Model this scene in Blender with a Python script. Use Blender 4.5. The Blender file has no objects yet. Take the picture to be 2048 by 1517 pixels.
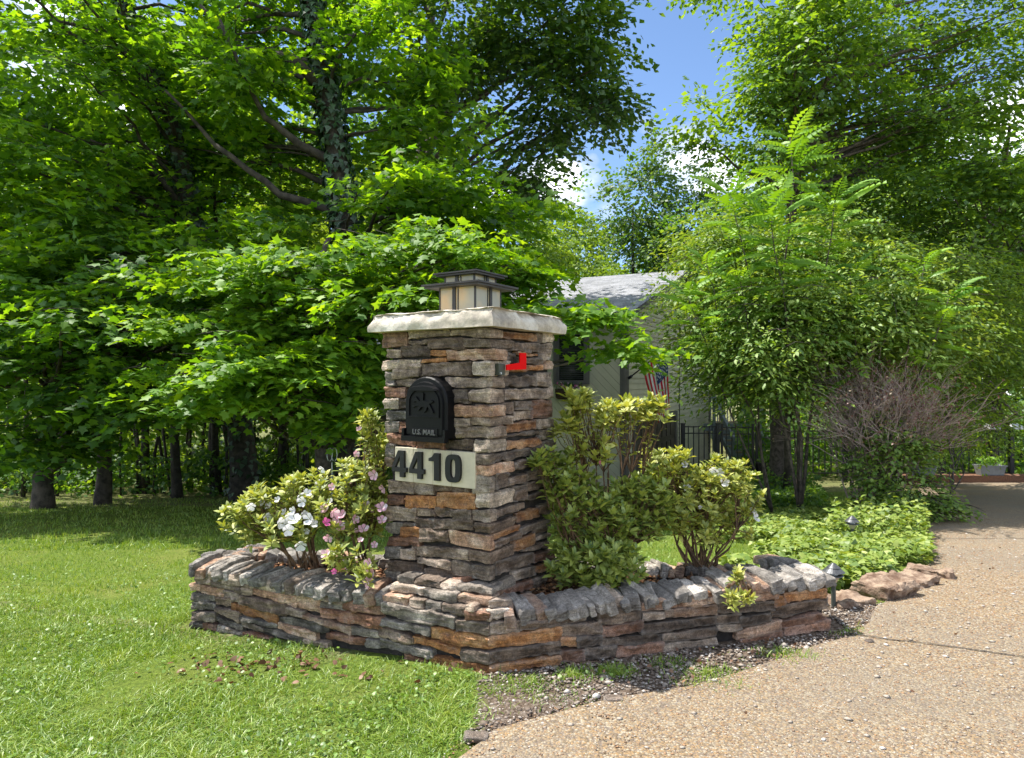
import bpy, math, random
import numpy as np
from mathutils import Vector, noise, Quaternion
random.seed(7); rng = np.random.default_rng(11)
D = bpy.data; scn = bpy.context.scene; col = scn.collection
R = math.radians
# ------------------------------------------------------------------ camera
CH = 1.35; FPX = 1350.0
cam = D.cameras.new('camera'); cam.sensor_width = 36; cam.lens = FPX / 2048 * 36; cam.clip_end = 900; cam.clip_start = .05
co = D.objects.new('camera', cam); col.objects.link(co); co.location = (0, 0, CH); co.rotation_euler = (R(90), 0, 0)
scn.camera = co
# ------------------------------------------------------------------ sun and sky
SH = Vector((-.93, .36, 0)).normalized(); EL = R(64)
SD = (SH * math.cos(EL) + Vector((0, 0, math.sin(EL)))).normalized()
sun = D.lights.new('sun', 'SUN'); sun.energy = 2.7; sun.angle = R(.53); sun.color = (1, .955, .88)
so = D.objects.new('sun', sun); col.objects.link(so); so.rotation_euler = SD.to_track_quat('Z', 'Y').to_euler(); so.location = (-20, 10, 40)
W = D.worlds.new('World'); scn.world = W; W.use_nodes = True
wn = W.node_tree.nodes; wl_ = W.node_tree.links; wn.clear()
def wN(t, **k):
    n = wn.new(t)
    for a, b in k.items(): setattr(n, a, b)
    return n
sky = wN('ShaderNodeTexSky', sky_type='NISHITA', sun_disc=False, sun_elevation=EL, sun_rotation=math.atan2(SH.x, SH.y), ozone_density=3.6, air_density=1.0, dust_density=.2, altitude=1500)
bgs = wN('ShaderNodeBackground'); bgs.inputs[1].default_value = .07; wl_.new(sky.outputs[0], bgs.inputs[0])
bgc = wN('ShaderNodeBackground'); bgc.inputs[0].default_value = (.93, .96, 1, 1); bgc.inputs[1].default_value = .62
tc = wN('ShaderNodeTexCoord')
mp = wN('ShaderNodeMapping'); mp.inputs['Scale'].default_value = (1, 1, 1.7); mp.inputs['Location'].default_value = (.31, .12, .2)
wl_.new(tc.outputs['Generated'], mp.inputs[0])
nz = wN('ShaderNodeTexNoise'); nz.inputs['Scale'].default_value = 3.6; nz.inputs['Detail'].default_value = 8; nz.inputs['Roughness'].default_value = .52
wl_.new(mp.outputs[0], nz.inputs[0])
# cumulus patches around chosen directions of the sky, so that clouds stand where the photograph shows them
def wmath(op, a, b=None):
    m = wN('ShaderNodeMath', operation=op)
    for i, v in enumerate((a, b)):
        if v is None: continue
        if isinstance(v, (int, float)): m.inputs[i].default_value = v
        else: wl_.new(v, m.inputs[i])
    return m.outputs[0]
acc = None
for (x, y, w, amp) in ((1140, 345, .0012, .30), (1195, 325, .0014, .30), (1285, 245, .0016, .36), (1360, 280, .0026, .36), (1340, 220, .0009, .3), (1420, 320, .0020, .26), (1235, 340, .0012, .3)):
    d = Vector(((x - 1024) / FPX, 1, (758 - y) / FPX)).normalized()
    dp = wN('ShaderNodeVectorMath', operation='DOT_PRODUCT'); wl_.new(tc.outputs['Generated'], dp.inputs[0]); dp.inputs[1].default_value = d
    e = wmath('SUBTRACT', dp.outputs['Value'], 1.0); e = wmath('DIVIDE', e, w); e = wmath('EXPONENT', e); e = wmath('MULTIPLY', e, amp)
    acc = e if acc is None else wmath('MAXIMUM', acc, e)
dp = wN('ShaderNodeVectorMath', operation='DOT_PRODUCT'); wl_.new(tc.outputs['Generated'], dp.inputs[0]); dp.inputs[1].default_value = Vector(((1330 - 1024) / FPX, 1, (758 - 120) / FPX)).normalized()
e = wmath('SUBTRACT', dp.outputs['Value'], 1.0); e = wmath('DIVIDE', e, .03); e = wmath('EXPONENT', e); e = wmath('MULTIPLY', e, -.24)
nzc = wmath('ADD', wmath('MULTIPLY', nz.outputs[0], 1.7), -.35)
sm = wmath('ADD', wmath('ADD', nzc, acc), e)
rp = wN('ShaderNodeMapRange'); rp.inputs[1].default_value = .48; rp.inputs[2].default_value = .66; wl_.new(sm, rp.inputs[0])  # low threshold adds cloud over the unseen sky as white fill light
rb = wN('ShaderNodeMapRange'); rb.inputs[1].default_value = .52; rb.inputs[2].default_value = .74; rb.inputs[3].default_value = .36; rb.inputs[4].default_value = 1.05; wl_.new(sm, rb.inputs[0]); wl_.new(rb.outputs[0], bgc.inputs[1])
mx = wN('ShaderNodeMixShader'); wl_.new(rp.outputs[0], mx.inputs[0]); wl_.new(bgs.outputs[0], mx.inputs[1]); wl_.new(bgc.outputs[0], mx.inputs[2])
wo = wN('ShaderNodeOutputWorld'); wl_.new(mx.outputs[0], wo.inputs[0])
vs = scn.view_settings; vs.view_transform = 'Standard'; vs.look = 'None'; vs.gamma = 1; vs.exposure = 1.78; vs.use_curve_mapping = False
scn.render.engine = 'CYCLES'; cy = scn.cycles
cy.use_denoising = True; cy.max_bounces = 12; cy.diffuse_bounces = 8; cy.glossy_bounces = 2; cy.transmission_bounces = 8; cy.transparent_max_bounces = 6
cy.caustics_reflective = False; cy.caustics_refractive = False
# ------------------------------------------------------------------ helpers
def gz(x, y):
    """height of the terrain"""
    s = max(0.0, y - 4.0)
    z = -.095 * (s if s < 13.5 else 13.5 + (1 - math.exp(-(s - 13.5) / 6.0)) * 3.0)
    z += -.055 * min(2.5, max(0.0, -x - .1)) * min(1.0, max(0.0, (y + 1) / 4.0))
    if y < 3.0 and x < .3: z += -.02 * min(1, (3.0 - y))
    return z + .012 * math.sin(x * 1.3 + y * .7) * min(1, max(0, (y - 4.5))) 
def at(px, py, Y): return Vector(((px - 1024) / FPX * Y, Y, CH - (py - 758) / FPX * Y))
def tag(o, label=None, cat=None, group=None, kind=None):
    if label: o['label'] = label
    if cat: o['category'] = cat
    if group: o['group'] = group
    if kind: o['kind'] = kind
    return o
def empty(name, loc, label=None, cat=None, group=None, rz=0):
    o = D.objects.new(name, None); col.objects.link(o); o.location = loc; o.rotation_euler = (0, 0, rz); o.empty_display_size = .1
    return tag(o, label, cat, group)
def link(name, me, mat=None, parent=None, kind=None, smooth=False, world=True):
    o = D.objects.new(name, me); col.objects.link(o)
    if mat is not None and not me.materials:
        for m in (mat if isinstance(mat, (list, tuple)) else [mat]): me.materials.append(m)
    if smooth: me.shade_smooth()
    if parent is not None:
        o.parent = parent
        if world: o.matrix_parent_inverse = pinv(parent)
    if kind: o['kind'] = kind
    return o
def pinv(p):
    from mathutils import Matrix
    m = Matrix.LocRotScale(p.location, p.rotation_euler, p.scale)
    if p.parent is not None: m = Matrix.LocRotScale(p.parent.location, p.parent.rotation_euler, p.parent.scale) @ p.matrix_parent_inverse @ m
    return m.inverted()
def fastmesh(name, V, F, attrs=None):
    """V (n,3), F list of arrays of equal-width faces"""
    me = D.meshes.new(name)
    V = np.asarray(V, dtype=np.float32)
    me.vertices.add(len(V)); me.vertices.foreach_set('co', V.ravel())
    Fs = [np.asarray(f, dtype=np.int32) for f in F if len(f)]
    nl = sum(f.size for f in Fs); nf = sum(len(f) for f in Fs)
    me.loops.add(nl); me.polygons.add(nf)
    me.loops.foreach_set('vertex_index', np.concatenate([f.ravel() for f in Fs]))
    st = []; o = 0
    for f in Fs:
        st.append(o + np.arange(len(f)) * f.shape[1]); o += f.size
    me.polygons.foreach_set('loop_start', np.concatenate(st).astype(np.int32))
    if attrs:
        for k, a in attrs.items():
            at_ = me.attributes.new(k, 'FLOAT', 'POINT'); at_.data.foreach_set('value', np.asarray(a, dtype=np.float32))
    me.update(calc_edges=True)
    return me
class MB:
    """collects boxes, tubes, prisms into one mesh"""
    def __init__(s): s.v = []; s.f = []; s.m = []
    def add(s, vs, fs, mi=0):
        o = len(s.v); s.v += [tuple(v) for v in vs]; s.f += [tuple(i + o for i in f) for f in fs]; s.m += [mi] * len(fs); return s
    def box(s, x0, x1, y0, y1, z0, z1, T=None, mi=0):
        vs = [(x, y, z) for z in (z0, z1) for x, y in ((x0, y0), (x1, y0), (x1, y1), (x0, y1))]
        if T: vs = [T(*v) for v in vs]
        return s.add(vs, [(3, 2, 1, 0), (4, 5, 6, 7), (0, 1, 5, 4), (1, 2, 6, 5), (2, 3, 7, 6), (3, 0, 4, 7)], mi)
    def prism(s, pts, d, mi=0):
        """pts: 3D polygon, d: extrusion vector"""
        n = len(pts); d = Vector(d); a = [Vector(p) for p in pts]; b = [p + d for p in a]
        return s.add(a + b, [tuple(range(n - 1, -1, -1)), tuple(range(n, 2 * n))] + [(i, (i + 1) % n, n + (i + 1) % n, n + i) for i in range(n)], mi)
    def tube(s, pts, rad, k=6, mi=0, cap=True):
        pts = [Vector(p) for p in pts]; n = len(pts)
        rs = rad if isinstance(rad, (list, tuple)) else [rad] * n
        vs = []; up = Vector((.13, .21, .97))
        for i, p in enumerate(pts):
            t = (pts[min(i + 1, n - 1)] - pts[max(i - 1, 0)]).normalized()
            a = t.cross(up)
            if a.length < .2: a = t.cross(Vector((1, 0, 0)))
            a.normalize(); b = t.cross(a)
            for j in range(k):
                an = 2 * math.pi * j / k
                vs.append(p + (a * math.cos(an) + b * math.sin(an)) * rs[i])
        fs = [(i * k + j, i * k + (j + 1) % k, (i + 1) * k + (j + 1) % k, (i + 1) * k + j) for i in range(n - 1) for j in range(k)]
        if cap: fs += [tuple(range(k - 1, -1, -1)), tuple(range((n - 1) * k, n * k))]
        return s.add(vs, fs, mi)
    def cyl(s, c, r0, r1, h, k=12, mi=0):
        c = Vector(c); vs = [c + Vector((math.cos(2 * math.pi * j / k) * r, math.sin(2 * math.pi * j / k) * r, z)) for z, r in ((0, r0), (h, r1)) for j in range(k)]
        return s.add(vs, [(j, (j + 1) % k, k + (j + 1) % k, k + j) for j in range(k)] + [tuple(range(k - 1, -1, -1)), tuple(range(k, 2 * k))], mi)
    def build(s, name, mat, parent=None, smooth=False, kind=None, mesh_only=False):
        me = D.meshes.new(name); me.from_pydata(s.v, [], s.f)
        for m in (mat if isinstance(mat, (list, tuple)) else [mat]): me.materials.append(m)
        if max(s.m) > 0: me.polygons.foreach_set('material_index', s.m)
        if smooth: me.shade_smooth()
        me.update()
        if mesh_only: return me
        return link(name, me, None, parent, kind)
def copy_tree(o, parent=None):
    c = o.copy(); col.objects.link(c)
    if parent is not None: c.parent = parent
    for ch in [q for q in D.objects if q.parent == o]: copy_tree(ch, c)
    return c
# ------------------------------------------------------------------ materials
def nm(name):
    m = D.materials.new(name); m.use_nodes = True; nt = m.node_tree; nt.nodes.clear()
    out = nt.nodes.new('ShaderNodeOutputMaterial'); return m, nt, out
def N(nt, t, ins=None, **k):
    n = nt.nodes.new(t)
    for a, b in k.items(): setattr(n, a, b)
    for a, b in (ins or {}).items():
        if hasattr(b, 'is_output'): nt.links.new(b, n.inputs[a])
        else: n.inputs[a].default_value = b
    return n
def ramp(nt, fac, stops, interp='LINEAR'):
    r = nt.nodes.new('ShaderNodeValToRGB'); e = r.color_ramp; e.interpolation = interp
    while len(e.elements) < len(stops): e.elements.new(.5)
    for el, (p, c) in zip(e.elements, stops): el.position = p; el.color = (*c, 1)
    nt.links.new(fac, r.inputs[0]); return r.outputs[0]
def mixc(nt, f, a, b, mode='MIX'):
    n = nt.nodes.new('ShaderNodeMix'); n.data_type = 'RGBA'; n.blend_type = mode
    for i, v in ((0, f), (6, a), (7, b)):
        if hasattr(v, 'is_output'): nt.links.new(v, n.inputs[i])
        else: n.inputs[i].default_value = v if not isinstance(v, tuple) else (*v[:3], 1)
    return n.outputs[2]
def plain(name, c, rough=.6, metal=0, var=.15, scale=12, bump=.1, c2=None, bscale=None, spec=.4):
    m, nt, out = nm(name)
    tcn = N(nt, 'ShaderNodeTexCoord')
    no = N(nt, 'ShaderNodeTexNoise', {'Vector': tcn.outputs['Object'], 'Scale': scale, 'Detail': 6, 'Roughness': .6})
    c2 = c2 or tuple(x * (1 - var * 2) for x in c)
    cc = ramp(nt, no.outputs[0], [(.38, c2), (.62, c)])
    nb = N(nt, 'ShaderNodeTexNoise', {'Vector': tcn.outputs['Object'], 'Scale': bscale or scale * 6, 'Detail': 4})
    bp = N(nt, 'ShaderNodeBump', {'Height': nb.outputs[0], 'Strength': bump, 'Distance': .01})
    p = N(nt, 'ShaderNodeBsdfPrincipled', {'Base Color': cc, 'Roughness': rough, 'Metallic': metal, 'Normal': bp.outputs[0], 'Specular IOR Level': spec})
    nt.links.new(p.outputs[0], out.inputs[0]); return m
def stone_mat(name, ca, cb, cc, wear=.5):
    m, nt, out = nm(name)
    tcn = N(nt, 'ShaderNodeTexCoord'); oi = N(nt, 'ShaderNodeObjectInfo')
    off = N(nt, 'ShaderNodeVectorMath', {0: tcn.outputs['Object']}, operation='ADD')
    sc = N(nt, 'ShaderNodeVectorMath', {0: oi.outputs['Location'], 1: (17., 13., 11.)}, operation='MULTIPLY'); nt.links.new(sc.outputs[0], off.inputs[1])
    v = off.outputs[0]
    n1 = N(nt, 'ShaderNodeTexNoise', {'Vector': v, 'Scale': 7, 'Detail': 5, 'Roughness': .62, 'Distortion': .6})
    c = ramp(nt, n1.outputs[0], [(.36, ca), (.5, cb), (.64, cc)])
    n2 = N(nt, 'ShaderNodeTexNoise', {'Vector': v, 'Scale': 55, 'Detail': 4, 'Roughness': .7})
    c = mixc(nt, .55, c, ramp(nt, n2.outputs[0], [(.36, (.22, .22, .22)), (.64, (.78, .78, .78))]), 'OVERLAY')
    n4 = N(nt, 'ShaderNodeTexNoise', {'Vector': v, 'Scale': 190, 'Detail': 3, 'Roughness': .7})
    c = mixc(nt, .6, c, ramp(nt, n4.outputs[0], [(.38, (.25, .25, .25)), (.62, (.78, .78, .78))]), 'OVERLAY')
    st_ = N(nt, 'ShaderNodeTexNoise', {'Vector': N(nt, 'ShaderNodeMapping', {0: v, 3: (5, 5, 60)}).outputs[0], 'Scale': 1, 'Detail': 5, 'Roughness': .65})
    c = mixc(nt, .45, c, ramp(nt, st_.outputs[0], [(.38, (.22, .22, .22)), (.55, (.6, .6, .6)), (.66, (.85, .85, .85))]), 'OVERLAY')
    rnd = ramp(nt, oi.outputs['Random'], [(0, (.72, .70, .68)), (1, (1.45, 1.36, 1.26))]); c = mixc(nt, 1, c, rnd, 'MULTIPLY')
    n3 = N(nt, 'ShaderNodeTexNoise', {'Vector': v, 'Scale': 13, 'Detail': 9, 'Roughness': .78, 'Distortion': 1.2})
    wm = N(nt, 'ShaderNodeMapRange', {0: n3.outputs[0], 1: .60, 2: .68, 3: 0, 4: wear})
    c = mixc(nt, wm.outputs[0], c, (.48, .46, .43))
    geo = N(nt, 'ShaderNodeNewGeometry')
    pw = N(nt, 'ShaderNodeMapRange', {0: geo.outputs['Pointiness'], 1: .5, 2: .6, 3: 0, 4: .35})
    c = mixc(nt, pw.outputs[0], c, (.42, .39, .36))
    nb0 = N(nt, 'ShaderNodeTexNoise', {'Vector': v, 'Scale': 24, 'Detail': 9, 'Roughness': .78, 'Distortion': .8})
    nb = N(nt, 'ShaderNodeMath', {0: nb0.outputs[0], 1: st_.outputs[0]}, operation='ADD')
    bp = N(nt, 'ShaderNodeBump', {'Height': nb.outputs[0], 'Strength': 1, 'Distance': .022})
    p = N(nt, 'ShaderNodeBsdfPrincipled', {'Base Color': c, 'Roughness': .82, 'Normal': bp.outputs[0], 'Specular IOR Level': .3})
    nt.links.new(p.outputs[0], out.inputs[0]); return m
SM = {
 'k': stone_mat('dark_taupe_stone', (.072, .052, .04), (.155, .115, .088), (.28, .22, .172)),
 'g': stone_mat('grey_stone', (.115, .088, .068), (.24, .19, .15), (.44, .365, .30)),
 'b': stone_mat('blue_grey_stone', (.10, .088, .076), (.195, .175, .152), (.38, .345, .305)),
 'o': stone_mat('orange_stone', (.20, .085, .035), (.38, .185, .075), (.50, .30, .16), .35),
 't': stone_mat('tan_stone', (.23, .135, .09), (.39, .25, .17), (.52, .40, .31)),
 'l': stone_mat('pale_stone', (.26, .22, .18), (.40, .34, .28), (.55, .49, .43)),
 'n': stone_mat('brown_stone', (.13, .065, .04), (.235, .125, .08), (.33, .21, .16)),
 'c': stone_mat('light_grey_coping', (.13, .12, .11), (.25, .235, .215), (.42, .40, .375), .8),
}
def leaf_mat(name, dark, mid, light, trans=.45, tcol=None, gloss=.05, rough=.55):
    m, nt, out = nm(name)
    a = N(nt, 'ShaderNodeAttribute', attribute_name='tint')
    c = ramp(nt, a.outputs['Fac'], [(0, dark), (.5, mid), (1, light)])
    tcol = tcol or (1.5, 1.35, .45)
    ct = mixc(nt, 1, c, tcol, 'MULTIPLY')
    d = N(nt, 'ShaderNodeBsdfDiffuse', {'Color': c}); t = N(nt, 'ShaderNodeBsdfTranslucent', {'Color': ct})
    mxs = N(nt, 'ShaderNodeMixShader', {0: trans, 1: d.outputs[0], 2: t.outputs[0]})
    g = N(nt, 'ShaderNodeBsdfGlossy', {'Color': (1, 1, 1, 1), 'Roughness': rough})
    m2 = N(nt, 'ShaderNodeMixShader', {0: gloss, 1: mxs.outputs[0], 2: g.outputs[0]})
    nt.links.new(m2.outputs[0], out.inputs[0]); return m
M = {
 'maple': leaf_mat('maple_leaf', (.03, .09, .014), (.10, .23, .02), (.25, .41, .03), .58, (2.0, 1.75, .3), .03),
 'maple_light': leaf_mat('bright_maple_leaf', (.05, .15, .012), (.13, .28, .018), (.26, .42, .03), .52, (1.8, 1.5, .3), .03),
 'oval': leaf_mat('dark_oval_leaf', (.022, .07, .016), (.055, .14, .022), (.14, .24, .035), .5, (2.1, 1.7, .4), .05),
 'hack': leaf_mat('green_oval_leaf', (.045, .12, .02), (.13, .26, .032), (.26, .40, .05), .5, (1.9, 1.6, .35), .05),
 'far': leaf_mat('far_leaf', (.03, .09, .022), (.075, .18, .03), (.18, .30, .05), .52, (2.0, 1.7, .4), .03),
 'far_yellow': leaf_mat('far_yellow_green_leaf', (.08, .17, .025), (.18, .30, .04), (.30, .42, .06), .5, (1.6, 1.4, .45), .03),
 'locust': leaf_mat('frond_leaf', (.07, .20, .015), (.18, .36, .025), (.30, .50, .04), .42, (1.4, 1.2, .35), .04),
 'shrub': leaf_mat('shrub_leaf', (.06, .14, .022), (.16, .28, .04), (.32, .43, .08), .4, (1.5, 1.3, .45), .04),
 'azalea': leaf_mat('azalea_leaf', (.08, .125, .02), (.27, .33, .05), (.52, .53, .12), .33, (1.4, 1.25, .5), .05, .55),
 'azalea_dark': leaf_mat('azalea_shaded_leaf', (.055, .12, .022), (.17, .25, .04), (.36, .42, .08), .33, (1.4, 1.3, .5), .05, .55),  # darker copy of the azalea leaf, shade put into its colours
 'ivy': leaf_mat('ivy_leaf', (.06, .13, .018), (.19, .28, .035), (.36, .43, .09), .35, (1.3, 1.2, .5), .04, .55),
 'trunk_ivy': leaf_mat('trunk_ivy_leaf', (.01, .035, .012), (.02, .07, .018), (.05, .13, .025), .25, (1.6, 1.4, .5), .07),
 'grass': leaf_mat('grass_blade', (.08, .17, .018), (.19, .32, .026), (.34, .41, .06), .35, (1.25, 1.15, .5), .05, .5),
 'barb': leaf_mat('barberry_leaf', (.14, .04, .035), (.2, .09, .07), (.16, .17, .06), .3, (1.3, 1.1, .8), .05),
 'dry': leaf_mat('dry_leaf', (.06, .025, .012), (.14, .062, .028), (.28, .16, .09), .2, (1.2, 1, .7), .03),
 'petal_w': leaf_mat('white_petal', (.75, .74, .76), (.85, .84, .86), (.9, .9, .9), .35, (1, .98, 1), .03),
 'petal_p': leaf_mat('pink_petal', (.80, .42, .52), (.85, .62, .70), (.9, .78, .82), .4, (1, .9, .95), .03),
 'petal_m': leaf_mat('magenta_petal', (.75, .08, .32), (.8, .12, .4), (.85, .2, .5), .4, (1, .9, .95), .03),
 'bark': plain('grey_brown_bark', (.13, .105, .085), .9, var=.32, scale=14, bump=1, bscale=45),
 'bark_pale': plain('pale_bark', (.10, .08, .062), .9, var=.3, scale=10, bump=.8, bscale=30),
 'bark_dark': plain('dark_bark', (.07, .058, .045), .9, var=.3, scale=9, bump=1, bscale=30),
 'twig': plain('brown_twig', (.20, .115, .06), .8, var=.3, scale=20),
 'twig_grey': plain('pinkish_grey_twig', (.50, .38, .34), .8, var=.25, scale=20),
 'black': plain('black_painted_metal', (.012, .012, .013), .35, var=.1, scale=8, bump=.05, spec=.6),
 'blackp': plain('black_mailbox_plastic', (.006, .006, .007), .42, var=.1, scale=30, bump=.05, bscale=240, spec=.16),
 'bronze': plain('dark_bronze_metal', (.055, .048, .043), .42, metal=.35, var=.15, scale=8, bump=.05),
 'red': plain('red_flag_paint', (.72, .001, .002), .6, var=.05, scale=8, bump=.03, spec=.08),
 'olive': plain('olive_bracket', (.04, .045, .03), .5, var=.1),
 'plaque': plain('cream_plaque', (.60, .53, .39), .75, var=.09, scale=9, bump=.3, bscale=60),
 'mortar': plain('dark_mortar', (.05, .042, .038), .95, var=.25, scale=20, bump=1),
 'iron': plain('wrought_iron', (.018, .019, .022), .35, var=.1),
 'trim': plain('grey_brown_trim', (.13, .12, .115), .7, var=.1, scale=4),
 'deckwood': plain('bluish_grey_deck_paint', (.22, .25, .28), .65, var=.12, scale=5),
 'treadwood': plain('weathered_tread_wood', (.36, .28, .19), .8, var=.2, scale=9),
 'glassdark': plain('dark_window_glass', (.012, .016, .014), .08, var=.2, scale=3, bump=0, spec=.9),
 'blind': plain('window_blind', (.03, .033, .03), .6, var=.1),
 'door': plain('brown_garage_door', (.075, .058, .048), .55, var=.15, scale=4),
 'flag_r': plain('flag_red_cloth', (.62, .02, .045), .8, var=.06), 'flag_w': plain('flag_white_cloth', (.80, .79, .78), .8, var=.04), 'flag_b': plain('flag_blue_cloth', (.03, .055, .2), .8, var=.08),
 'trough': plain('grey_planter_trough', (.22, .235, .24), .6, var=.1), 'curb': plain('brown_aggregate_kerb', (.26, .13, .075), .9, var=.3, scale=40, bump=.8),
 'edging': plain('reddish_rough_edging_stone', (.33, .24, .17), .95, var=.2, scale=14, bump=1, c2=(.12, .07, .045), bscale=60),
 'white_plastic': plain('white_plastic', (.7, .7, .7), .5, var=.04), 'galv': plain('pale_metal', (.5, .52, .55), .35, metal=.6, var=.1),
 'lampgrey': plain('grey_lamp_metal', (.085, .088, .092), .4, metal=.3, var=.1), 'lampgreen': plain('green_grey_stake', (.075, .085, .072), .5, var=.1),
 'basket': plain('brown_flower_box', (.06, .035, .025), .8, var=.3, scale=30, bump=1),
}
def siding_mat():
    m, nt, out = nm('sage_beige_siding')
    tcn = N(nt, 'ShaderNodeTexCoord'); oi = N(nt, 'ShaderNodeObjectInfo')
    no = N(nt, 'ShaderNodeTexNoise', {'Vector': tcn.outputs['Object'], 'Scale': 3, 'Detail': 5})
    c = ramp(nt, no.outputs[0], [(.3, (.46, .44, .33)), (.7, (.55, .52, .40))])
    c = mixc(nt, 1, c, ramp(nt, oi.outputs['Random'], [(0, (.9, .9, .9)), (1, (1.05, 1.05, 1.03))]), 'MULTIPLY')
    p = N(nt, 'ShaderNodeBsdfPrincipled', {'Base Color': c, 'Roughness': .75}); nt.links.new(p.outputs[0], out.inputs[0]); return m
M['siding'] = siding_mat()
def roof_mat():
    m, nt, out = nm('grey_asphalt_shingles')
    a = N(nt, 'ShaderNodeAttribute', attribute_name='tint'); tcn = N(nt, 'ShaderNodeTexCoord')
    no = N(nt, 'ShaderNodeTexNoise', {'Vector': tcn.outputs['Object'], 'Scale': 30, 'Detail': 4})
    c = ramp(nt, a.outputs['Fac'], [(0, (.26, .265, .28)), (1, (.40, .405, .43))])
    c = mixc(nt, .5, c, ramp(nt, no.outputs[0], [(.3, (.3, .3, .3)), (.7, (.7, .7, .7))]), 'OVERLAY')
    p = N(nt, 'ShaderNodeBsdfPrincipled', {'Base Color': c, 'Roughness': .9}); nt.links.new(p.outputs[0], out.inputs[0]); return m
M['roof'] = roof_mat()
def cap_mat():
    m, nt, out = nm('weathered_concrete_cap')
    tcn = N(nt, 'ShaderNodeTexCoord'); v = tcn.outputs['Object']
    n1 = N(nt, 'ShaderNodeTexNoise', {'Vector': v, 'Scale': 6, 'Detail': 8, 'Roughness': .7})
    c = ramp(nt, n1.outputs[0], [(.36, (.30, .26, .21)), (.5, (.50, .44, .35)), (.64, (.66, .62, .54))])
    n2 = N(nt, 'ShaderNodeTexNoise', {'Vector': v, 'Scale': 28, 'Detail': 8, 'Roughness': .75})
    c = mixc(nt, N(nt, 'ShaderNodeMapRange', {0: n2.outputs[0], 1: .53, 2: .64, 3: 0, 4: .6}).outputs[0], c, (.2, .18, .16))
    bp = N(nt, 'ShaderNodeBump', {'Height': n2.outputs[0], 'Strength': .6, 'Distance': .01})
    p = N(nt, 'ShaderNodeBsdfPrincipled', {'Base Color': c, 'Roughness': .85, 'Normal': bp.outputs[0]}); nt.links.new(p.outputs[0], out.inputs[0]); return m
M['cap'] = cap_mat()
def lantern_glass():
    m, nt, out = nm('amber_ribbed_lantern_glass')
    tcn = N(nt, 'ShaderNodeTexCoord')
    w = N(nt, 'ShaderNodeTexNoise', {'Vector': N(nt, 'ShaderNodeMapping', {0: tcn.outputs['Object'], 3: (90, 90, 4)}).outputs[0], 'Scale': 1, 'Detail': 3})
    g = N(nt, 'ShaderNodeTexNoise', {'Vector': tcn.outputs['Object'], 'Scale': 7, 'Detail': 2})
    c = ramp(nt, g.outputs[0], [(.38, (.62, .57, .42)), (.5, (.76, .64, .40)), (.62, (.88, .66, .34))])
    bp = N(nt, 'ShaderNodeBump', {'Height': w.outputs[0], 'Strength': .4, 'Distance': .004})
    p = N(nt, 'ShaderNodeBsdfPrincipled', {'Base Color': c, 'Roughness': .12, 'Normal': bp.outputs[0], 'Specular IOR Level': 1.0})
    t = N(nt, 'ShaderNodeBsdfTranslucent', {'Color': c})
    mm = N(nt, 'ShaderNodeMixShader', {0: .45, 1: p.outputs[0], 2: t.outputs[0]}); nt.links.new(mm.outputs[0], out.inputs[0]); return m
M['lglass'] = lantern_glass()
def ground_mat():
    m, nt, out = nm('soil_and_turf')
    geo = N(nt, 'ShaderNodeNewGeometry'); v = geo.outputs['Position']
    n1 = N(nt, 'ShaderNodeTexNoise', {'Vector': v, 'Scale': 1.3, 'Detail': 6, 'Roughness': .6})
    n2 = N(nt, 'ShaderNodeTexNoise', {'Vector': v, 'Scale': 38, 'Detail': 6, 'Roughness': .7})
    g = ramp(nt, n2.outputs[0], [(.3, (.07, .10, .02)), (.55, (.14, .20, .03)), (.75, (.22, .27, .05))])
    g2 = mixc(nt, N(nt, 'ShaderNodeMapRange', {0: n1.outputs[0], 1: .45, 2: .7, 3: 0, 4: .5}).outputs[0], g, (.25, .24, .07))
    s = ramp(nt, n2.outputs[0], [(.36, (.075, .052, .036)), (.5, (.17, .125, .09)), (.64, (.32, .27, .22))])
    a = N(nt, 'ShaderNodeAttribute', attribute_name='dirt')
    c = mixc(nt, a.outputs['Fac'], g2, s)
    bp = N(nt, 'ShaderNodeBump', {'Height': n2.outputs[0], 'Strength': 1, 'Distance': .03})
    p = N(nt, 'ShaderNodeBsdfPrincipled', {'Base Color': c, 'Roughness': .95, 'Normal': bp.outputs[0], 'Specular IOR Level': .1}); nt.links.new(p.outputs[0], out.inputs[0]); return m
M['ground'] = ground_mat()
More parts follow.
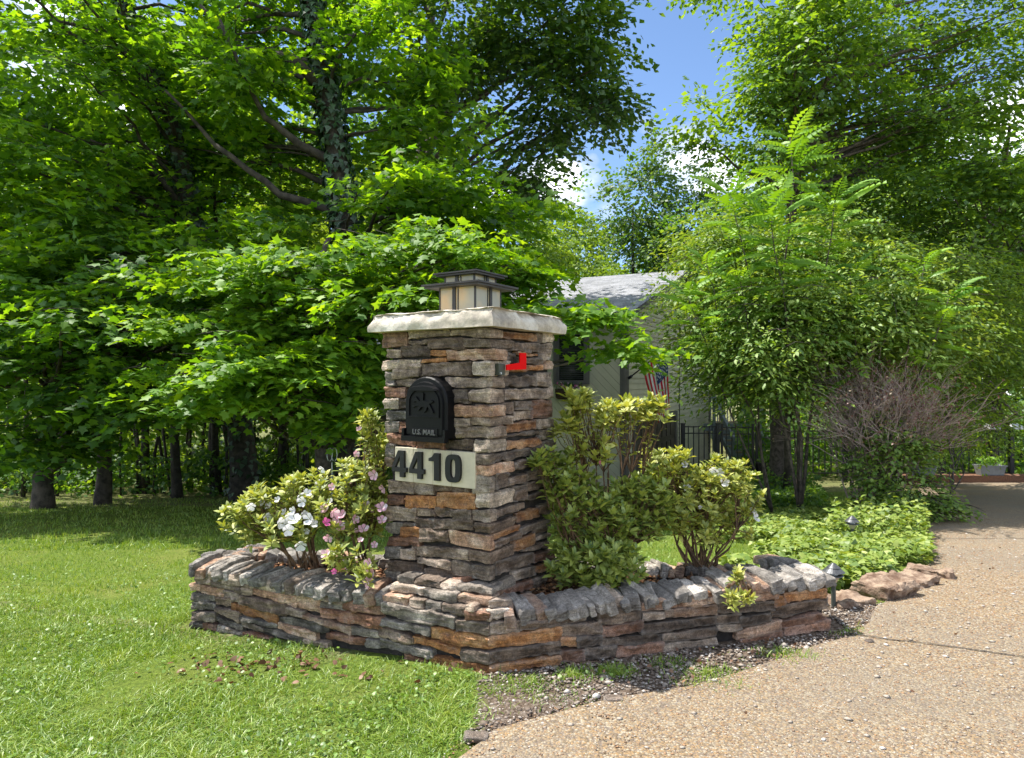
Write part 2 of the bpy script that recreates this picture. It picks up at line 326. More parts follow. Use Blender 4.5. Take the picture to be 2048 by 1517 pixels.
def drive_mat():
    m, nt, out = nm('exposed_aggregate_paving')
    geo = N(nt, 'ShaderNodeNewGeometry'); v = geo.outputs['Position']
    vo = N(nt, 'ShaderNodeTexVoronoi', {'Vector': v, 'Scale': 105, 'Randomness': 1})
    c = ramp(nt, N(nt, 'ShaderNodeSeparateColor', {0: vo.outputs['Color']}).outputs[0], [(0, (.125, .09, .052)), (.3, (.25, .178, .098)), (.5, (.33, .205, .09)), (.72, (.285, .23, .15)), (1, (.42, .36, .26))])
    n1 = N(nt, 'ShaderNodeTexNoise', {'Vector': v, 'Scale': .8, 'Detail': 9, 'Roughness': .66})
    c = mixc(nt, N(nt, 'ShaderNodeMapRange', {0: n1.outputs[0], 1: .42, 2: .6, 3: 0, 4: 1}).outputs[0], c, mixc(nt, .55, c, (.23, .20, .15)))
    n5 = N(nt, 'ShaderNodeTexNoise', {'Vector': v, 'Scale': 4.5, 'Detail': 8, 'Roughness': .7})
    c = mixc(nt, N(nt, 'ShaderNodeMapRange', {0: n5.outputs[0], 1: .55, 2: .7, 3: 0, 4: .45}).outputs[0], c, (.13, .105, .085))
    n2 = N(nt, 'ShaderNodeTexNoise', {'Vector': v, 'Scale': 60, 'Detail': 5, 'Roughness': .7})
    dm = N(nt, 'ShaderNodeMapRange', {0: vo.outputs['Distance'], 1: .42, 2: .75, 3: 0, 4: .75})
    c = mixc(nt, dm.outputs[0], c, (.15, .12, .10))
    hh = N(nt, 'ShaderNodeMath', {0: vo.outputs['Distance'], 1: -1.0}, operation='MULTIPLY')
    h2 = N(nt, 'ShaderNodeMath', {0: hh.outputs[0], 1: n2.outputs[0]}, operation='ADD')
    bp = N(nt, 'ShaderNodeBump', {'Height': h2.outputs[0], 'Strength': .9, 'Distance': .006})
    p = N(nt, 'ShaderNodeBsdfPrincipled', {'Base Color': c, 'Roughness': .85, 'Normal': bp.outputs[0], 'Specular IOR Level': .25}); nt.links.new(p.outputs[0], out.inputs[0]); return m
M['drive'] = drive_mat()
def pebble_mat(name, stops):
    m, nt, out = nm(name)
    a = N(nt, 'ShaderNodeAttribute', attribute_name='tint')
    c = ramp(nt, a.outputs['Fac'], stops)
    p = N(nt, 'ShaderNodeBsdfPrincipled', {'Base Color': c, 'Roughness': .8, 'Specular IOR Level': .3}); nt.links.new(p.outputs[0], out.inputs[0]); return m
M['pebble'] = pebble_mat('driveway_pebbles', [(0, (.15, .105, .075)), (.25, (.29, .185, .11)), (.5, (.35, .20, .10)), (.75, (.31, .25, .195)), (.93, (.38, .33, .27)), (1, (.55, .50, .45))])
M['mulch'] = pebble_mat('brown_bed_gravel', [(0, (.06, .03, .018)), (.4, (.20, .09, .04)), (.75, (.38, .19, .085)), (1, (.50, .36, .22))])
M['dirtp'] = pebble_mat('grey_dirt_gravel', [(0, (.09, .065, .048)), (.5, (.20, .155, .12)), (.85, (.32, .275, .23)), (1, (.55, .51, .46))])
ST={'L':[(0.53,0.71,1.521,1.522,1.599,1.602,'t'),(0.248,0.525,1.569,1.56,1.599,1.602,'g'),(-0.005,0.239,1.553,1.567,1.589,1.602,'g'),(0.384,0.54,1.529,1.529,1.551,1.552,'g'),(0.151,0.384,1.5,1.51,1.555,1.555,'k'),(0.571,0.678,1.46,1.457,1.506,1.509,'g'),(0.374,0.571,1.465,1.467,1.524,1.522,'k'),(0.267,0.369,1.469,1.47,1.493,1.494,'o'),(-0.031,0.267,1.439,1.443,1.492,1.492,'t'),(0.438,0.71,1.407,1.394,1.453,1.45,'g'),(0.272,0.433,1.438,1.434,1.46,1.453,'o'),(0.114,0.433,1.365,1.365,1.434,1.43,'k'),(0.619,0.685,1.315,1.314,1.389,1.39,'b'),(0.443,0.629,1.358,1.35,1.404,1.401,'g'),(0.474,0.603,1.311,1.311,1.35,1.346,'g'),(-0.014,0.277,1.307,1.305,1.361,1.357,'g'),(0.54,0.683,1.253,1.251,1.307,1.306,'n'),(0.128,0.263,1.23,1.227,1.299,1.298,'g'),(0.587,0.691,1.189,1.187,1.248,1.246,'l'),(0.514,0.587,1.195,1.193,1.245,1.244,'k'),(-0.027,0.248,1.169,1.157,1.223,1.218,'t'),(0.514,0.678,1.133,1.131,1.179,1.179,'b'),(0.114,0.244,1.119,1.114,1.157,1.153,'g'),(0.587,0.696,1.068,1.061,1.126,1.123,'b'),(0.514,0.587,1.069,1.066,1.125,1.123,'n'),(-0.022,0.234,1.067,1.052,1.121,1.109,'g'),(0.469,0.667,0.997,1.001,1.054,1.056,'n'),(0.277,0.463,0.997,0.99,1.036,1.031,'n'),(0.101,0.282,1.005,0.997,1.052,1.042,'k'),(0.619,0.674,0.932,0.929,1.007,1.004,'b'),(0.629,0.677,0.876,0.873,0.928,0.925,'k'),(0.484,0.667,0.752,0.739,0.817,0.81,'g'),(0.349,0.481,0.757,0.748,0.821,0.819,'g'),(0.227,0.349,0.785,0.777,0.818,0.815,'k'),(0.151,0.23,0.79,0.785,0.821,0.818,'k'),(0.097,0.151,0.794,0.791,0.82,0.819,'k'),(0.551,0.672,0.687,0.676,0.739,0.732,'n'),(0.335,0.545,0.69,0.672,0.754,0.742,'o'),(0.092,0.335,0.714,0.694,0.79,0.777,'o'),(0.464,0.683,0.608,0.586,0.682,0.667,'g'),(0.34,0.461,0.65,0.637,0.686,0.675,'k'),(0.225,0.337,0.659,0.649,0.704,0.695,'k'),(0.11,0.225,0.659,0.648,0.71,0.697,'g'),(0.559,0.676,0.532,0.521,0.593,0.581,'b'),(0.459,0.559,0.585,0.575,0.603,0.591,'g'),(0.099,0.464,0.611,0.569,0.659,0.633,'k'),(0.443,0.569,0.533,0.521,0.579,0.568,'o'),(0.438,0.662,0.487,0.457,0.532,0.509,'n'),(0.251,0.438,0.532,0.513,0.593,0.576,'k'),(0.574,0.691,0.398,0.381,0.466,0.447,'b'),(0.467,0.574,0.409,0.398,0.465,0.458,'g'),(0.125,0.499,0.453,0.433,0.51,0.483,'g'),(0.421,0.669,0.347,0.322,0.408,0.38,'k'),(0.236,0.453,0.391,0.396,0.436,0.428,'g'),(0.575,0.691,0.265,0.246,0.338,0.32,'b'),(0.418,0.577,0.303,0.268,0.338,0.328,'k'),(0.219,0.423,0.345,0.324,0.394,0.38,'k'),(0.223,0.535,0.286,0.27,0.334,0.319,'k'),(0.117,0.227,0.309,0.296,0.375,0.358,'n'),(0.408,0.656,0.212,0.207,0.265,0.246,'g'),(0.149,0.413,0.225,0.199,0.28,0.258,'g'),(0.575,0.642,0.174,0.165,0.207,0.203,'g'),(0.255,0.572,0.165,0.153,0.224,0.202,'n'),(0.151,0.253,0.168,0.154,0.217,0.2,'b')],'R':[(0.007,0.431,1.555,1.548,1.586,1.588,'o'),(0.431,0.482,1.548,1.549,1.592,1.592,'k'),(0.486,0.607,1.547,1.552,1.599,1.61,'l'),(0.188,0.446,1.492,1.493,1.533,1.541,'k'),(0.451,0.596,1.458,1.461,1.541,1.548,'g'),(0.039,0.157,1.44,1.447,1.493,1.495,'k'),(0.157,0.24,1.428,1.43,1.484,1.486,'k'),(0.24,0.454,1.47,1.471,1.486,1.49,'o'),(0.24,0.486,1.427,1.43,1.464,1.458,'k'),(0.177,0.493,1.387,1.397,1.419,1.429,'o'),(0.498,0.607,1.4,1.401,1.451,1.457,'t'),(0.026,0.436,1.314,1.314,1.361,1.374,'k'),(0.436,0.602,1.312,1.31,1.386,1.391,'g'),(0.123,0.596,1.248,1.243,1.298,1.301,'g'),(0.026,0.226,1.176,1.173,1.224,1.238,'k'),(0.226,0.39,1.193,1.19,1.24,1.238,'k'),(0.385,0.607,1.142,1.137,1.24,1.236,'n'),(0.216,0.381,1.137,1.135,1.188,1.184,'g'),(0.03,0.442,1.075,1.084,1.12,1.131,'o'),(0.446,0.619,1.083,1.077,1.133,1.128,'g'),(0.039,0.486,1.053,1.053,1.067,1.075,'k'),(0.47,0.636,1.023,1.016,1.074,1.067,'g'),(0.15,0.486,0.993,0.995,1.035,1.035,'o'),(0.482,0.636,0.952,0.943,1.013,1.005,'g'),(0.052,0.486,0.943,0.947,0.985,0.99,'k'),(0.486,0.629,0.892,0.881,0.944,0.935,'k'),(0.219,0.423,0.89,0.891,0.926,0.934,'k'),(0.423,0.629,0.843,0.827,0.891,0.877,'g'),(0.045,0.164,0.812,0.814,0.891,0.885,'k'),(0.164,0.34,0.814,0.81,0.855,0.861,'k'),(0.34,0.525,0.814,0.807,0.865,0.86,'g'),(0.198,0.333,0.761,0.757,0.802,0.8,'g'),(0.333,0.525,0.761,0.758,0.807,0.807,'k'),(0.212,0.326,0.725,0.729,0.778,0.785,'k'),(0.326,0.517,0.712,0.719,0.739,0.751,'k'),(0.052,0.326,0.669,0.675,0.708,0.712,'k'),(0.239,0.47,0.616,0.606,0.664,0.655,'o'),(0.465,0.604,0.614,0.607,0.666,0.664,'k'),(0.032,0.271,0.564,0.567,0.596,0.602,'o'),(0.271,0.582,0.55,0.539,0.58,0.586,'g'),(0.036,0.285,0.529,0.53,0.557,0.561,'k'),(0.214,0.425,0.472,0.463,0.529,0.528,'o'),(0.415,0.558,0.512,0.509,0.552,0.55,'k'),(0.423,0.599,0.483,0.476,0.503,0.497,'g'),(0.289,0.574,0.451,0.424,0.468,0.457,'k'),(0.045,0.4,0.393,0.369,0.462,0.429,'k'),(0.4,0.624,0.373,0.347,0.421,0.399,'n'),(0.209,0.423,0.322,0.301,0.372,0.354,'g'),(0.419,0.59,0.31,0.297,0.353,0.338,'o'),(0.058,0.4,0.278,0.239,0.31,0.291,'n'),(0.393,0.541,0.249,0.244,0.289,0.28,'g'),(0.385,0.541,0.22,0.203,0.247,0.235,'k'),(0.064,0.37,0.232,0.193,0.254,0.232,'g')],'C':[(0.151,0.205,1.502,1.545,'g'),(0.105,0.164,1.37,1.436,'l'),(0.128,0.117,1.238,1.301,'g'),(0.114,0.205,1.126,1.163,'g'),(0.096,0.15,0.992,1.055,'l'),(0.096,0.052,0.938,0.98,'g'),(0.087,0.219,0.883,0.929,'t'),(0.097,0.045,0.795,0.878,'l'),(0.089,0.212,0.726,0.793,'l'),(0.11,0.052,0.661,0.711,'g'),(0.089,0.232,0.603,0.645,'k'),(0.249,0.032,0.525,0.592,'t'),(0.135,0.225,0.458,0.509,'k'),(0.234,0.045,0.373,0.441,'g'),(0.117,0.219,0.305,0.354,'l'),(0.16,0.064,0.239,0.284,'t')],'l':[(0.181,0.598,0.167,0.18,0.228,0.239,'b'),(0.077,0.13,0.268,0.261,0.295,0.295,'g'),(0.0,0.126,0.23,0.226,0.272,0.262,'n'),(-0.001,0.178,0.166,0.162,0.226,0.217,'g'),(0.312,0.6,0.12,0.125,0.157,0.16,'b'),(-0.001,0.313,0.095,0.104,0.16,0.162,'o'),(0.409,0.615,0.061,0.077,0.097,0.119,'k'),(0.15,0.415,0.048,0.071,0.085,0.103,'o'),(-0.001,0.154,0.032,0.027,0.092,0.086,'k'),(0.299,0.606,0.01,0.022,0.045,0.065,'b'),(-0.001,0.322,-0.011,-0.019,0.028,0.022,'o'),(0.326,0.466,-0.048,-0.043,-0.004,0.008,'n'),(1.794,1.954,0.227,0.213,0.267,0.252,'g'),(1.447,1.788,0.2,0.197,0.255,0.248,'g'),(1.134,1.443,0.193,0.192,0.251,0.247,'g'),(0.838,1.136,0.2,0.198,0.24,0.243,'g'),(0.582,0.838,0.175,0.171,0.227,0.228,'n'),(1.788,1.92,0.171,0.16,0.224,0.21,'g'),(1.546,1.783,0.158,0.164,0.189,0.198,'g'),(1.468,1.548,0.156,0.151,0.19,0.186,'g'),(1.154,1.476,0.135,0.161,0.189,0.195,'t'),(0.988,1.156,0.123,0.129,0.198,0.196,'t'),(0.824,0.995,0.164,0.153,0.191,0.189,'b'),(0.595,0.985,0.102,0.108,0.17,0.154,'n'),(1.875,1.957,0.119,0.113,0.163,0.158,'t'),(1.688,1.875,0.11,0.107,0.162,0.156,'t'),(1.562,1.691,0.098,0.101,0.149,0.153,'g'),(1.211,1.563,0.079,0.091,0.141,0.145,'k'),(1.103,1.213,0.09,0.089,0.12,0.127,'g'),(0.786,1.103,0.044,0.084,0.09,0.103,'t'),(0.6,0.792,0.057,0.048,0.091,0.089,'b'),(1.758,1.951,0.074,0.054,0.114,0.105,'b'),(1.628,1.756,0.067,0.06,0.111,0.104,'k'),(1.283,1.624,0.028,0.048,0.087,0.093,'o'),(0.934,1.283,0.025,0.033,0.084,0.067,'b'),(0.702,0.951,0.006,-0.001,0.044,0.029,'n'),(1.753,1.951,0.027,0.006,0.07,0.051,'b'),(1.56,1.756,-0.012,0.023,0.046,0.051,'g'),(1.279,1.556,-0.003,0.008,0.031,0.026,'b'),(1.018,1.283,-0.032,0.001,0.019,0.036,'t'),(0.564,0.702,0.013,0.004,0.046,0.041,'b'),(1.746,1.944,-0.036,-0.058,0.016,-0.002,'g'),(1.541,1.75,-0.056,-0.03,-0.021,-0.003,'b'),(1.386,1.556,-0.042,-0.03,-0.015,0.011,'g'),(1.103,1.386,-0.067,-0.034,-0.02,-0.012,'b'),(1.854,1.957,-0.091,-0.099,-0.063,-0.064,'b'),(1.742,1.857,-0.091,-0.1,-0.051,-0.056,'n'),(1.537,1.744,-0.087,-0.086,-0.062,-0.048,'l'),(1.345,1.537,-0.088,-0.091,-0.064,-0.062,'n'),(0.936,1.105,-0.052,-0.056,-0.02,-0.024,'g')],'r':[(0.004,0.147,0.166,0.165,0.225,0.225,'g'),(0.147,0.48,0.173,0.19,0.209,0.229,'k'),(0.547,0.771,0.158,0.162,0.237,0.235,'k'),(0.771,1.137,0.209,0.204,0.25,0.258,'t'),(1.132,1.547,0.245,0.241,0.265,0.277,'o'),(1.545,1.873,0.23,0.236,0.284,0.286,'k'),(-0.0,0.36,0.102,0.105,0.163,0.176,'o'),(0.352,0.562,0.124,0.119,0.18,0.18,'k'),(0.562,0.78,0.102,0.108,0.153,0.163,'n'),(0.776,0.895,0.159,0.157,0.201,0.196,'g'),(0.895,1.196,0.158,0.153,0.205,0.207,'t'),(1.138,1.557,0.214,0.2,0.241,0.24,'t'),(1.532,1.599,0.162,0.16,0.22,0.218,'o'),(1.587,1.862,0.175,0.177,0.227,0.237,'o'),(-0.0,0.354,0.038,0.052,0.093,0.108,'k'),(0.352,0.434,0.075,0.075,0.12,0.115,'o'),(0.432,0.562,0.063,0.067,0.116,0.119,'k'),(0.556,0.882,0.059,0.041,0.099,0.089,'k'),(0.771,1.191,0.097,0.103,0.147,0.149,'k'),(1.192,1.542,0.157,0.139,0.206,0.192,'k'),(1.517,1.875,0.094,0.119,0.161,0.178,'k'),(0.002,0.347,-0.012,0.001,0.03,0.041,'o'),(0.344,0.473,0.007,-0.003,0.064,0.056,'n'),(0.472,0.639,0.005,-0.002,0.066,0.054,'k'),(0.636,0.887,0.003,-0.008,0.046,0.044,'n'),(0.883,1.196,0.045,0.044,0.089,0.091,'k'),(1.187,1.331,0.105,0.1,0.15,0.147,'k'),(1.327,1.521,0.069,0.085,0.128,0.133,'k'),(1.569,1.835,0.04,0.052,0.081,0.099,'n'),(0.397,0.643,-0.035,-0.048,0.003,-0.011,'t'),(0.885,1.191,-0.004,0.001,0.034,0.04,'g'),(1.194,1.341,0.067,0.061,0.097,0.096,'g'),(1.307,1.573,0.012,0.037,0.058,0.086,'t'),(1.589,1.877,0.002,0.011,0.047,0.066,'n'),(1.329,1.589,-0.013,-0.011,0.012,0.037,'n')]}
# ------------------------------------------------------------------ terrain
Pp = Vector((-.106, 3.105)); Lp = Vector((-1.885, 3.94)); Rp = Vector((1.69, 3.616))
EDGE = [(-1, -1.6), (0, -1.25), (1.5, -.62), (2.2, -.32), (2.4, -.25), (2.62, -.10), (2.8, .28), (2.95, .72), (3.1, 1.02), (3.35, 1.4), (3.55, 1.75), (3.75, 1.95), (4.0, 2.12), (4.4, 2.6), (4.75, 2.98), (5.2, 3.2), (6.4, 3.93), (8.5, 5.15), (11.5, 6.95), (16, 9.6)]
def xedge(y):
    for (y0, x0), (y1, x1) in zip(EDGE, EDGE[1:]):
        if y <= y1: return x0 + (x1 - x0) * (y - y0) / (y1 - y0)
    return EDGE[-1][1]
def in_planter(x, y, m=0.0):
    # triangle bed: front point, right end, left end
    w1 = (Lp - Pp).normalized(); w2 = (Rp - Pp).normalized()
    d1 = (x - Pp.x) * (-w1.y) * -1 + (y - Pp.y) * (w1.x) * -1      # distance inside the left wall
    d2 = (x - Pp.x) * (-w2.y) + (y - Pp.y) * (w2.x)
    return d1 > -m and d2 > -m and y < 4.32 - .11 * (x + 1.8) + m and -1.93 - m < x < 1.78 + m
def dirt(x, y):
    """bare soil along the wall and the drive"""
    d = 0.0
    if x > -.15 and 2.55 < y < 4.2:
        e = xedge(y); w2 = (Rp - Pp).normalized(); dd = -((x - Pp.x) * (-w2.y) + (y - Pp.y) * (w2.x))
        if x < e + .3 and dd > -.3: d = 1.0
        if x > 1.6 and y < 4.05: d = 1.0
    w1 = (Lp - Pp).normalized(); d1 = -((x - Pp.x) * (w1.y) + (y - Pp.y) * (-w1.x))
    if x < -.8 and 0 < d1 < .16: d = max(d, .6 - d1 * 3)
    return d
xs = np.concatenate([np.linspace(-90, -8, 34), np.linspace(-7.6, 5, 130), np.linspace(5.4, 90, 40)])
ys = np.concatenate([np.linspace(-30, .5, 16), np.linspace(.8, 6, 64), np.linspace(6.3, 20, 50), np.linspace(21, 160, 46)])
V = []; A = []
for y in ys:
    for x in xs:
        z = gz(x, y) + .012 * noise.noise(Vector((x * 2, y * 2, 0)))
        if x > xedge(y) + .05 and y < 17: z -= .03
        V.append((x, y, z)); A.append(dirt(x, y) + .6 * max(0, noise.noise(Vector((x * .9, y * .9, 3))) - .25) + (.45 if y > 13.5 or (y > 11.8 and x < -1) else 0))
nx = len(xs); ii = np.arange(len(ys) - 1)[:, None] * nx + np.arange(nx - 1)[None, :]
Fq = np.stack([ii, ii + 1, ii + nx + 1, ii + nx], -1).reshape(-1, 4)
g = fastmesh('ground', V, [Fq], {'dirt': np.clip(A, 0, 1)}); link('ground', g, M['ground'], kind='structure', smooth=True)
# driveway sheet following the ground
V = []; yy = np.concatenate([np.linspace(-1, 2, 7), np.linspace(2.1, 5, 59), np.linspace(5.2, 17.6, 50)]); KX = 40
for y in yy:
    x0 = xedge(y) + .03 * noise.noise(Vector((0, y * 5, 1))) + .012 * noise.noise(Vector((0, y * 19, 1)))
    for k in range(KX):
        t = (k / (KX - 1)) ** 1.6; x = x0 + (17 - x0) * t
        V.append((x, y, gz(x, y) + (.008 if k else -.02) + .0015 * noise.noise(Vector((x * 6, y * 6, 0)))))
ii = np.arange(len(yy) - 1)[:, None] * KX + np.arange(KX - 1)[None, :]
Fq = np.stack([ii, ii + 1, ii + KX + 1, ii + KX], -1).reshape(-1, 4)
link('driveway', fastmesh('driveway', V, [Fq]), M['drive'], kind='structure', smooth=True)
# joints in the paving
for pts in ([(1.76, 3.56), (1.95, 3.47), (2.15, 3.40), (2.5, 3.24), (3.1, 3.08), (4, 2.9)], [(4.05, 6.85), (5, 6.86), (6.5, 6.84), (9, 6.86)]):
    b = MB(); P3 = []
    for (x0, y0), (x1, y1) in zip(pts, pts[1:]):
        for k in range(12):
            t = k / 12; x = x0 + (x1 - x0) * t; y = y0 + (y1 - y0) * t + .008 * noise.noise(Vector((x * 9, 1, 0))); P3.append((x, y, gz(x, y) + .013))
    for q, (x, y, z) in enumerate(P3[:-1]):
        w0 = .004 + .004 * abs(noise.noise(Vector((x * 14, 2, 0)))); X, Y, Z_ = P3[q + 1]; w1 = .004 + .004 * abs(noise.noise(Vector((X * 14, 2, 0))))
        b.add([(x, y - w0, z), (X, Y - w1, Z_), (X, Y + w1, Z_), (x, y + w0, z)], [(0, 1, 2, 3)])
    b.build('paving_joint', M['mortar'], kind='structure')
# ------------------------------------------------------------------ stones
_bg = {}
def boxgrid(nx, ny, nz):
    if (nx, ny, nz) in _bg: return _bg[(nx, ny, nz)]
    idx = {}; vs = []; fs = []
    def vi(i, j, k):
        if (i, j, k) not in idx: idx[(i, j, k)] = len(vs); vs.append((i / nx, j / ny, k / nz))
        return idx[(i, j, k)]
    for i in range(nx):
        for j in range(ny):
            fs.append((vi(i, j, 0), vi(i, j + 1, 0), vi(i + 1, j + 1, 0), vi(i + 1, j, 0))); fs.append((vi(i, j, nz), vi(i + 1, j, nz), vi(i + 1, j + 1, nz), vi(i, j + 1, nz)))
    for i in range(nx):
        for k in range(nz):
            fs.append((vi(i, 0, k), vi(i + 1, 0, k), vi(i + 1, 0, k + 1), vi(i, 0, k + 1))); fs.append((vi(i, ny, k), vi(i, ny, k + 1), vi(i + 1, ny, k + 1), vi(i + 1, ny, k)))
    for j in range(ny):
        for k in range(nz):
            fs.append((vi(0, j, k), vi(0, j, k + 1), vi(0, j + 1, k + 1), vi(0, j + 1, k))); fs.append((vi(nx, j, k), vi(nx, j + 1, k), vi(nx, j + 1, k + 1), vi(nx, j, k + 1)))
    _bg[(nx, ny, nz)] = (vs, fs); return _bg[(nx, ny, nz)]
SEED = [0]
def stone(name, mat, parent, place, sx, sy, sz, zl=None, rnd=.006, amp=.007, ns=None, chisel=.008, taper=0, freq=22):
    """a rounded, chiselled stone; place(s,d,h) maps stone metres to the world; zl = ((bottom l,r),(top l,r)) offsets"""
    SEED[0] += 1; sd = SEED[0] * 3.37
    n = ns or (max(6, min(26, int(sx / .014))), 4, max(5, min(9, int(sz / .008))))
    vs, fs = boxgrid(*n); r = min(rnd, sx * .3, sz * .42, sy * .4); out = []
    hx, hy, hz = sx / 2, sy / 2, sz / 2
    for (a, b, c) in vs:
        # bias the grid lines to the rims so the rounding has enough points
        f = lambda t: .5 + .5 * math.copysign(abs(2 * t - 1) ** .72, 2 * t - 1)
        p = Vector(((f(a) - .5) * sx, (f(b) - .5) * sy, (f(c) - .5) * sz))
        q = Vector((max(-hx + r, min(hx - r, p.x)), max(-hy + r, min(hy - r, p.y)), max(-hz + r, min(hz - r, p.z))))
        dlt = p - q
        if dlt.length > 1e-6: nrm = dlt.normalized(); p = q + nrm * r
        else: nrm = Vector((0, 0, 0))
        wv = Vector((p.x * 9 + sd, p.y * 9, p.z * 20))
        k = noise.noise(wv) * amp * 1.2 + noise.noise(Vector((p.x * freq + sd, p.y * freq, p.z * 45))) * amp * .5
        led = noise.noise(Vector((p.x * 6 + sd, 5, p.z * 30 + p.x * 8)))          # split layers across the face
        k += chisel * (1 if led > .12 else 0) * .7 - chisel * .35 - 1.3 * amp * abs(noise.noise(Vector((p.x * 15 + sd, 3, p.z * 28 + p.y * 9)))) + .5 * amp
        p += nrm * k * (1 if abs(nrm.y) > .5 else .75)
        if nrm.length: p += nrm * (.0042 * noise.noise(Vector((p.x * 55 + sd, p.y * 55, p.z * 70))))
        if taper: p.x *= 1 - taper * (p.y / sy + .5)
        if zl:
            t = p.x / sx + .5; zb = zl[0][0] * (1 - t) + zl[0][1] * t; zt = zl[1][0] * (1 - t) + zl[1][1] * t
            mid = .004 * noise.noise(Vector((p.x * 11 + sd, 0, 9)))
            zz = p.z / sz + .5; p.z = zb + (zt - zb) * zz + mid
        out.append(place(p.x, p.y, p.z))
    c = Vector((0, 0, 0))
    for v in out: c += v
    c /= len(out)
    me = D.meshes.new(name); me.from_pydata([tuple(v - c) for v in out], [], fs); me.materials.append(mat); me.shade_smooth(); me.set_sharp_from_angle(angle=R(27)); me.update()
    o = link(name, me, None, parent); o.location = c; return o
# pillar frame
Np = Vector((-.106, 3.25)); UL = Vector((-.838, .545)).normalized(); UR = Vector((.545, .838)).normalized()
def pil(u, v, z): return Vector((Np.x + UL.x * u + UR.x * v, Np.y + UL.y * u + UR.y * v, z))
pc = pil(.34, .31, 0)
pillar = empty('stone_pillar', (pc.x, pc.y, 0), 'tall square pillar of stacked grey, brown and orange stone with a pale concrete cap', 'stone pillar')
MB().box(.025, .655, .025, .595, -.1, 1.6, T=pil).build('core', M['mortar'], pillar)
def quadstone(row, frame, parent, thick, name='stone'):
    a, b, zb0, zb1, zt0, zt1, c = row
    g = .0008; a -= g; b += g; zb0 -= g; zb1 -= g; zt0 += g; zt1 += g
    zc = (zb0 + zb1 + zt0 + zt1) / 4; s = b - a; mid = (a + b) / 2; pr = random.uniform(-.004, .011)
    return stone(name, SM[c], parent, lambda x, y, z: frame(mid + x, y + thick / 2 - pr, z), s, thick, max(.02, (zt0 + zt1 - zb0 - zb1) / 2), ((zb0, zb1), (zt0, zt1)))
for row in ST['L']: quadstone(row, lambda s, d, z: pil(s, d, z), pillar, .11 if row[1] < .6 else .17)
for row in ST['R']: quadstone(row, lambda s, d, z: pil(d, s, z), pillar, .11 if row[1] < .55 else .17)
for (ta, tb, zb, zt, c) in ST['C']:
    pr = random.uniform(0, .008); sx = ta + pr; sy = tb + pr
    cu, cv_ = (ta - pr) / 2, (tb - pr) / 2
    stone('stone', SM[c], pillar, lambda x, y, z: pil(cu + x, cv_ + y, z), sx, sy, zt - zb + .004, ((zb - .002, zb - .002), (zt + .002, zt + .002)), ns=(8, 8, 5))
# stones on the far edges and the hidden faces seen from the side
zz = .25
while zz < 1.55:
    h = random.choice((.05, .065, .08))
    for fr in (lambda s, d, z: pil(.665 - d, s, z), lambda s, d, z: pil(s, .605 - d, z)):
        s = .17
        while s < (.6 if fr(0, 0, 0).x < -.3 else .66) - .1:
            w = min(random.uniform(.1, .3), .6 - s)
            if w > .05: quadstone((s, s + w, zz, zz, zz + h, zz + h, random.choice('kggbtno')), fr, pillar, .06)
            s += w + .004
    zz += h + .004
# cap: rough-edged slab
def capslab():
    vs, fs = boxgrid(44, 40, 6); out = []; a0, a1, b0, b1, z0, z1 = -.058, .755, -.06, .672, 1.6, 1.692
    for (x, y, z) in vs:
        u = a0 + (a1 - a0) * x; v = b0 + (b1 - b0) * y; w = z0 + (z1 - z0) * z
        ex = min(x, 1 - x) * (a1 - a0); ey = min(y, 1 - y) * (b1 - b0); e = min(ex, ey)
        n1 = noise.noise(Vector((u * 8, v * 8, w * 12))); n2 = noise.noise(Vector((u * 28, v * 28, w * 25)))
        if e < .001:
            n3 = abs(noise.noise(Vector((u * 9, v * 9, w * 8)))) + .5 * abs(noise.noise(Vector((u * 31, v * 31, w * 30)))); k = .006 * n1 + .008 * n2 + (.036 * max(0, (z - .42) / .58) * (.45 + 1.5 * n3))
            u += k * (1 if x < .001 else -1 if x > .999 else 0); v += k * (1 if y < .001 else -1 if y > .999 else 0)
        if z > .99: w += .006 * n1 + .004 * n2 + .012 * min(1, e / .06) - .006
        if z < .01: w += .003 * n1
        out.append(pil(u, v, w))
    me = D.meshes.new('cap'); me.from_pydata([tuple(v) for v in out], [], fs); me.shade_smooth(); me.set_sharp_from_angle(angle=R(38)); return link('cap', me, M['cap'], pillar)
capslab()
# ------------------------------------------------------------------ planter walls
planter = empty('planter_wall', (0, 3.8, 0), 'low planter wall of stacked grey, brown and orange stone with upright grey coping', 'planter wall')
W1 = (Lp - Pp).normalized(); W2 = (Rp - Pp).normalized(); N1 = Vector((-W1.y, W1.x)) * -1; N2 = Vector((-W2.y, W2.x))
if N1.y < 0: N1 = -N1
def fl(s, d, z): return Vector((Pp.x + W1.x * s + N1.x * d, Pp.y + W1.y * s + N1.y * d, z))
def fr_(s, d, z): return Vector((Pp.x + W2.x * s + N2.x * d, Pp.y + W2.y * s + N2.y * d, z))
MB().box(.03, 1.93, .03, .2, -.2, .235, T=fl).box(.03, 1.84, .03, .2, -.1, .22, T=fr_).build('core', M['mortar'], planter)
for row in ST['l']: quadstone(row, fl, planter, .11 if row[1] < 1.85 else .16)
for row in ST['r']: quadstone(row, fr_, planter, .11 if row[1] < 1.8 else .16)
for k, z in enumerate((-.05, .0, .05, .1, .155, .21)):       # short end faces
    quadstone((.10, .22, z, z, z + .05, z + .05, 'gbktgn'[k]), lambda s, d, zz: fl(1.95 - d, s, zz), planter, .1)
    if z > -.03: quadstone((.10, .22, z, z, z + .05, z + .05, 'kgbotg'[k]), lambda s, d, zz: fr_(1.865 - d, s, zz), planter, .1)
LB = Vector((-1.95, 4.32)); RB = Vector((1.78, 3.88))         # back wall
W3 = (RB - LB).normalized(); N3 = Vector((W3.y, -W3.x))
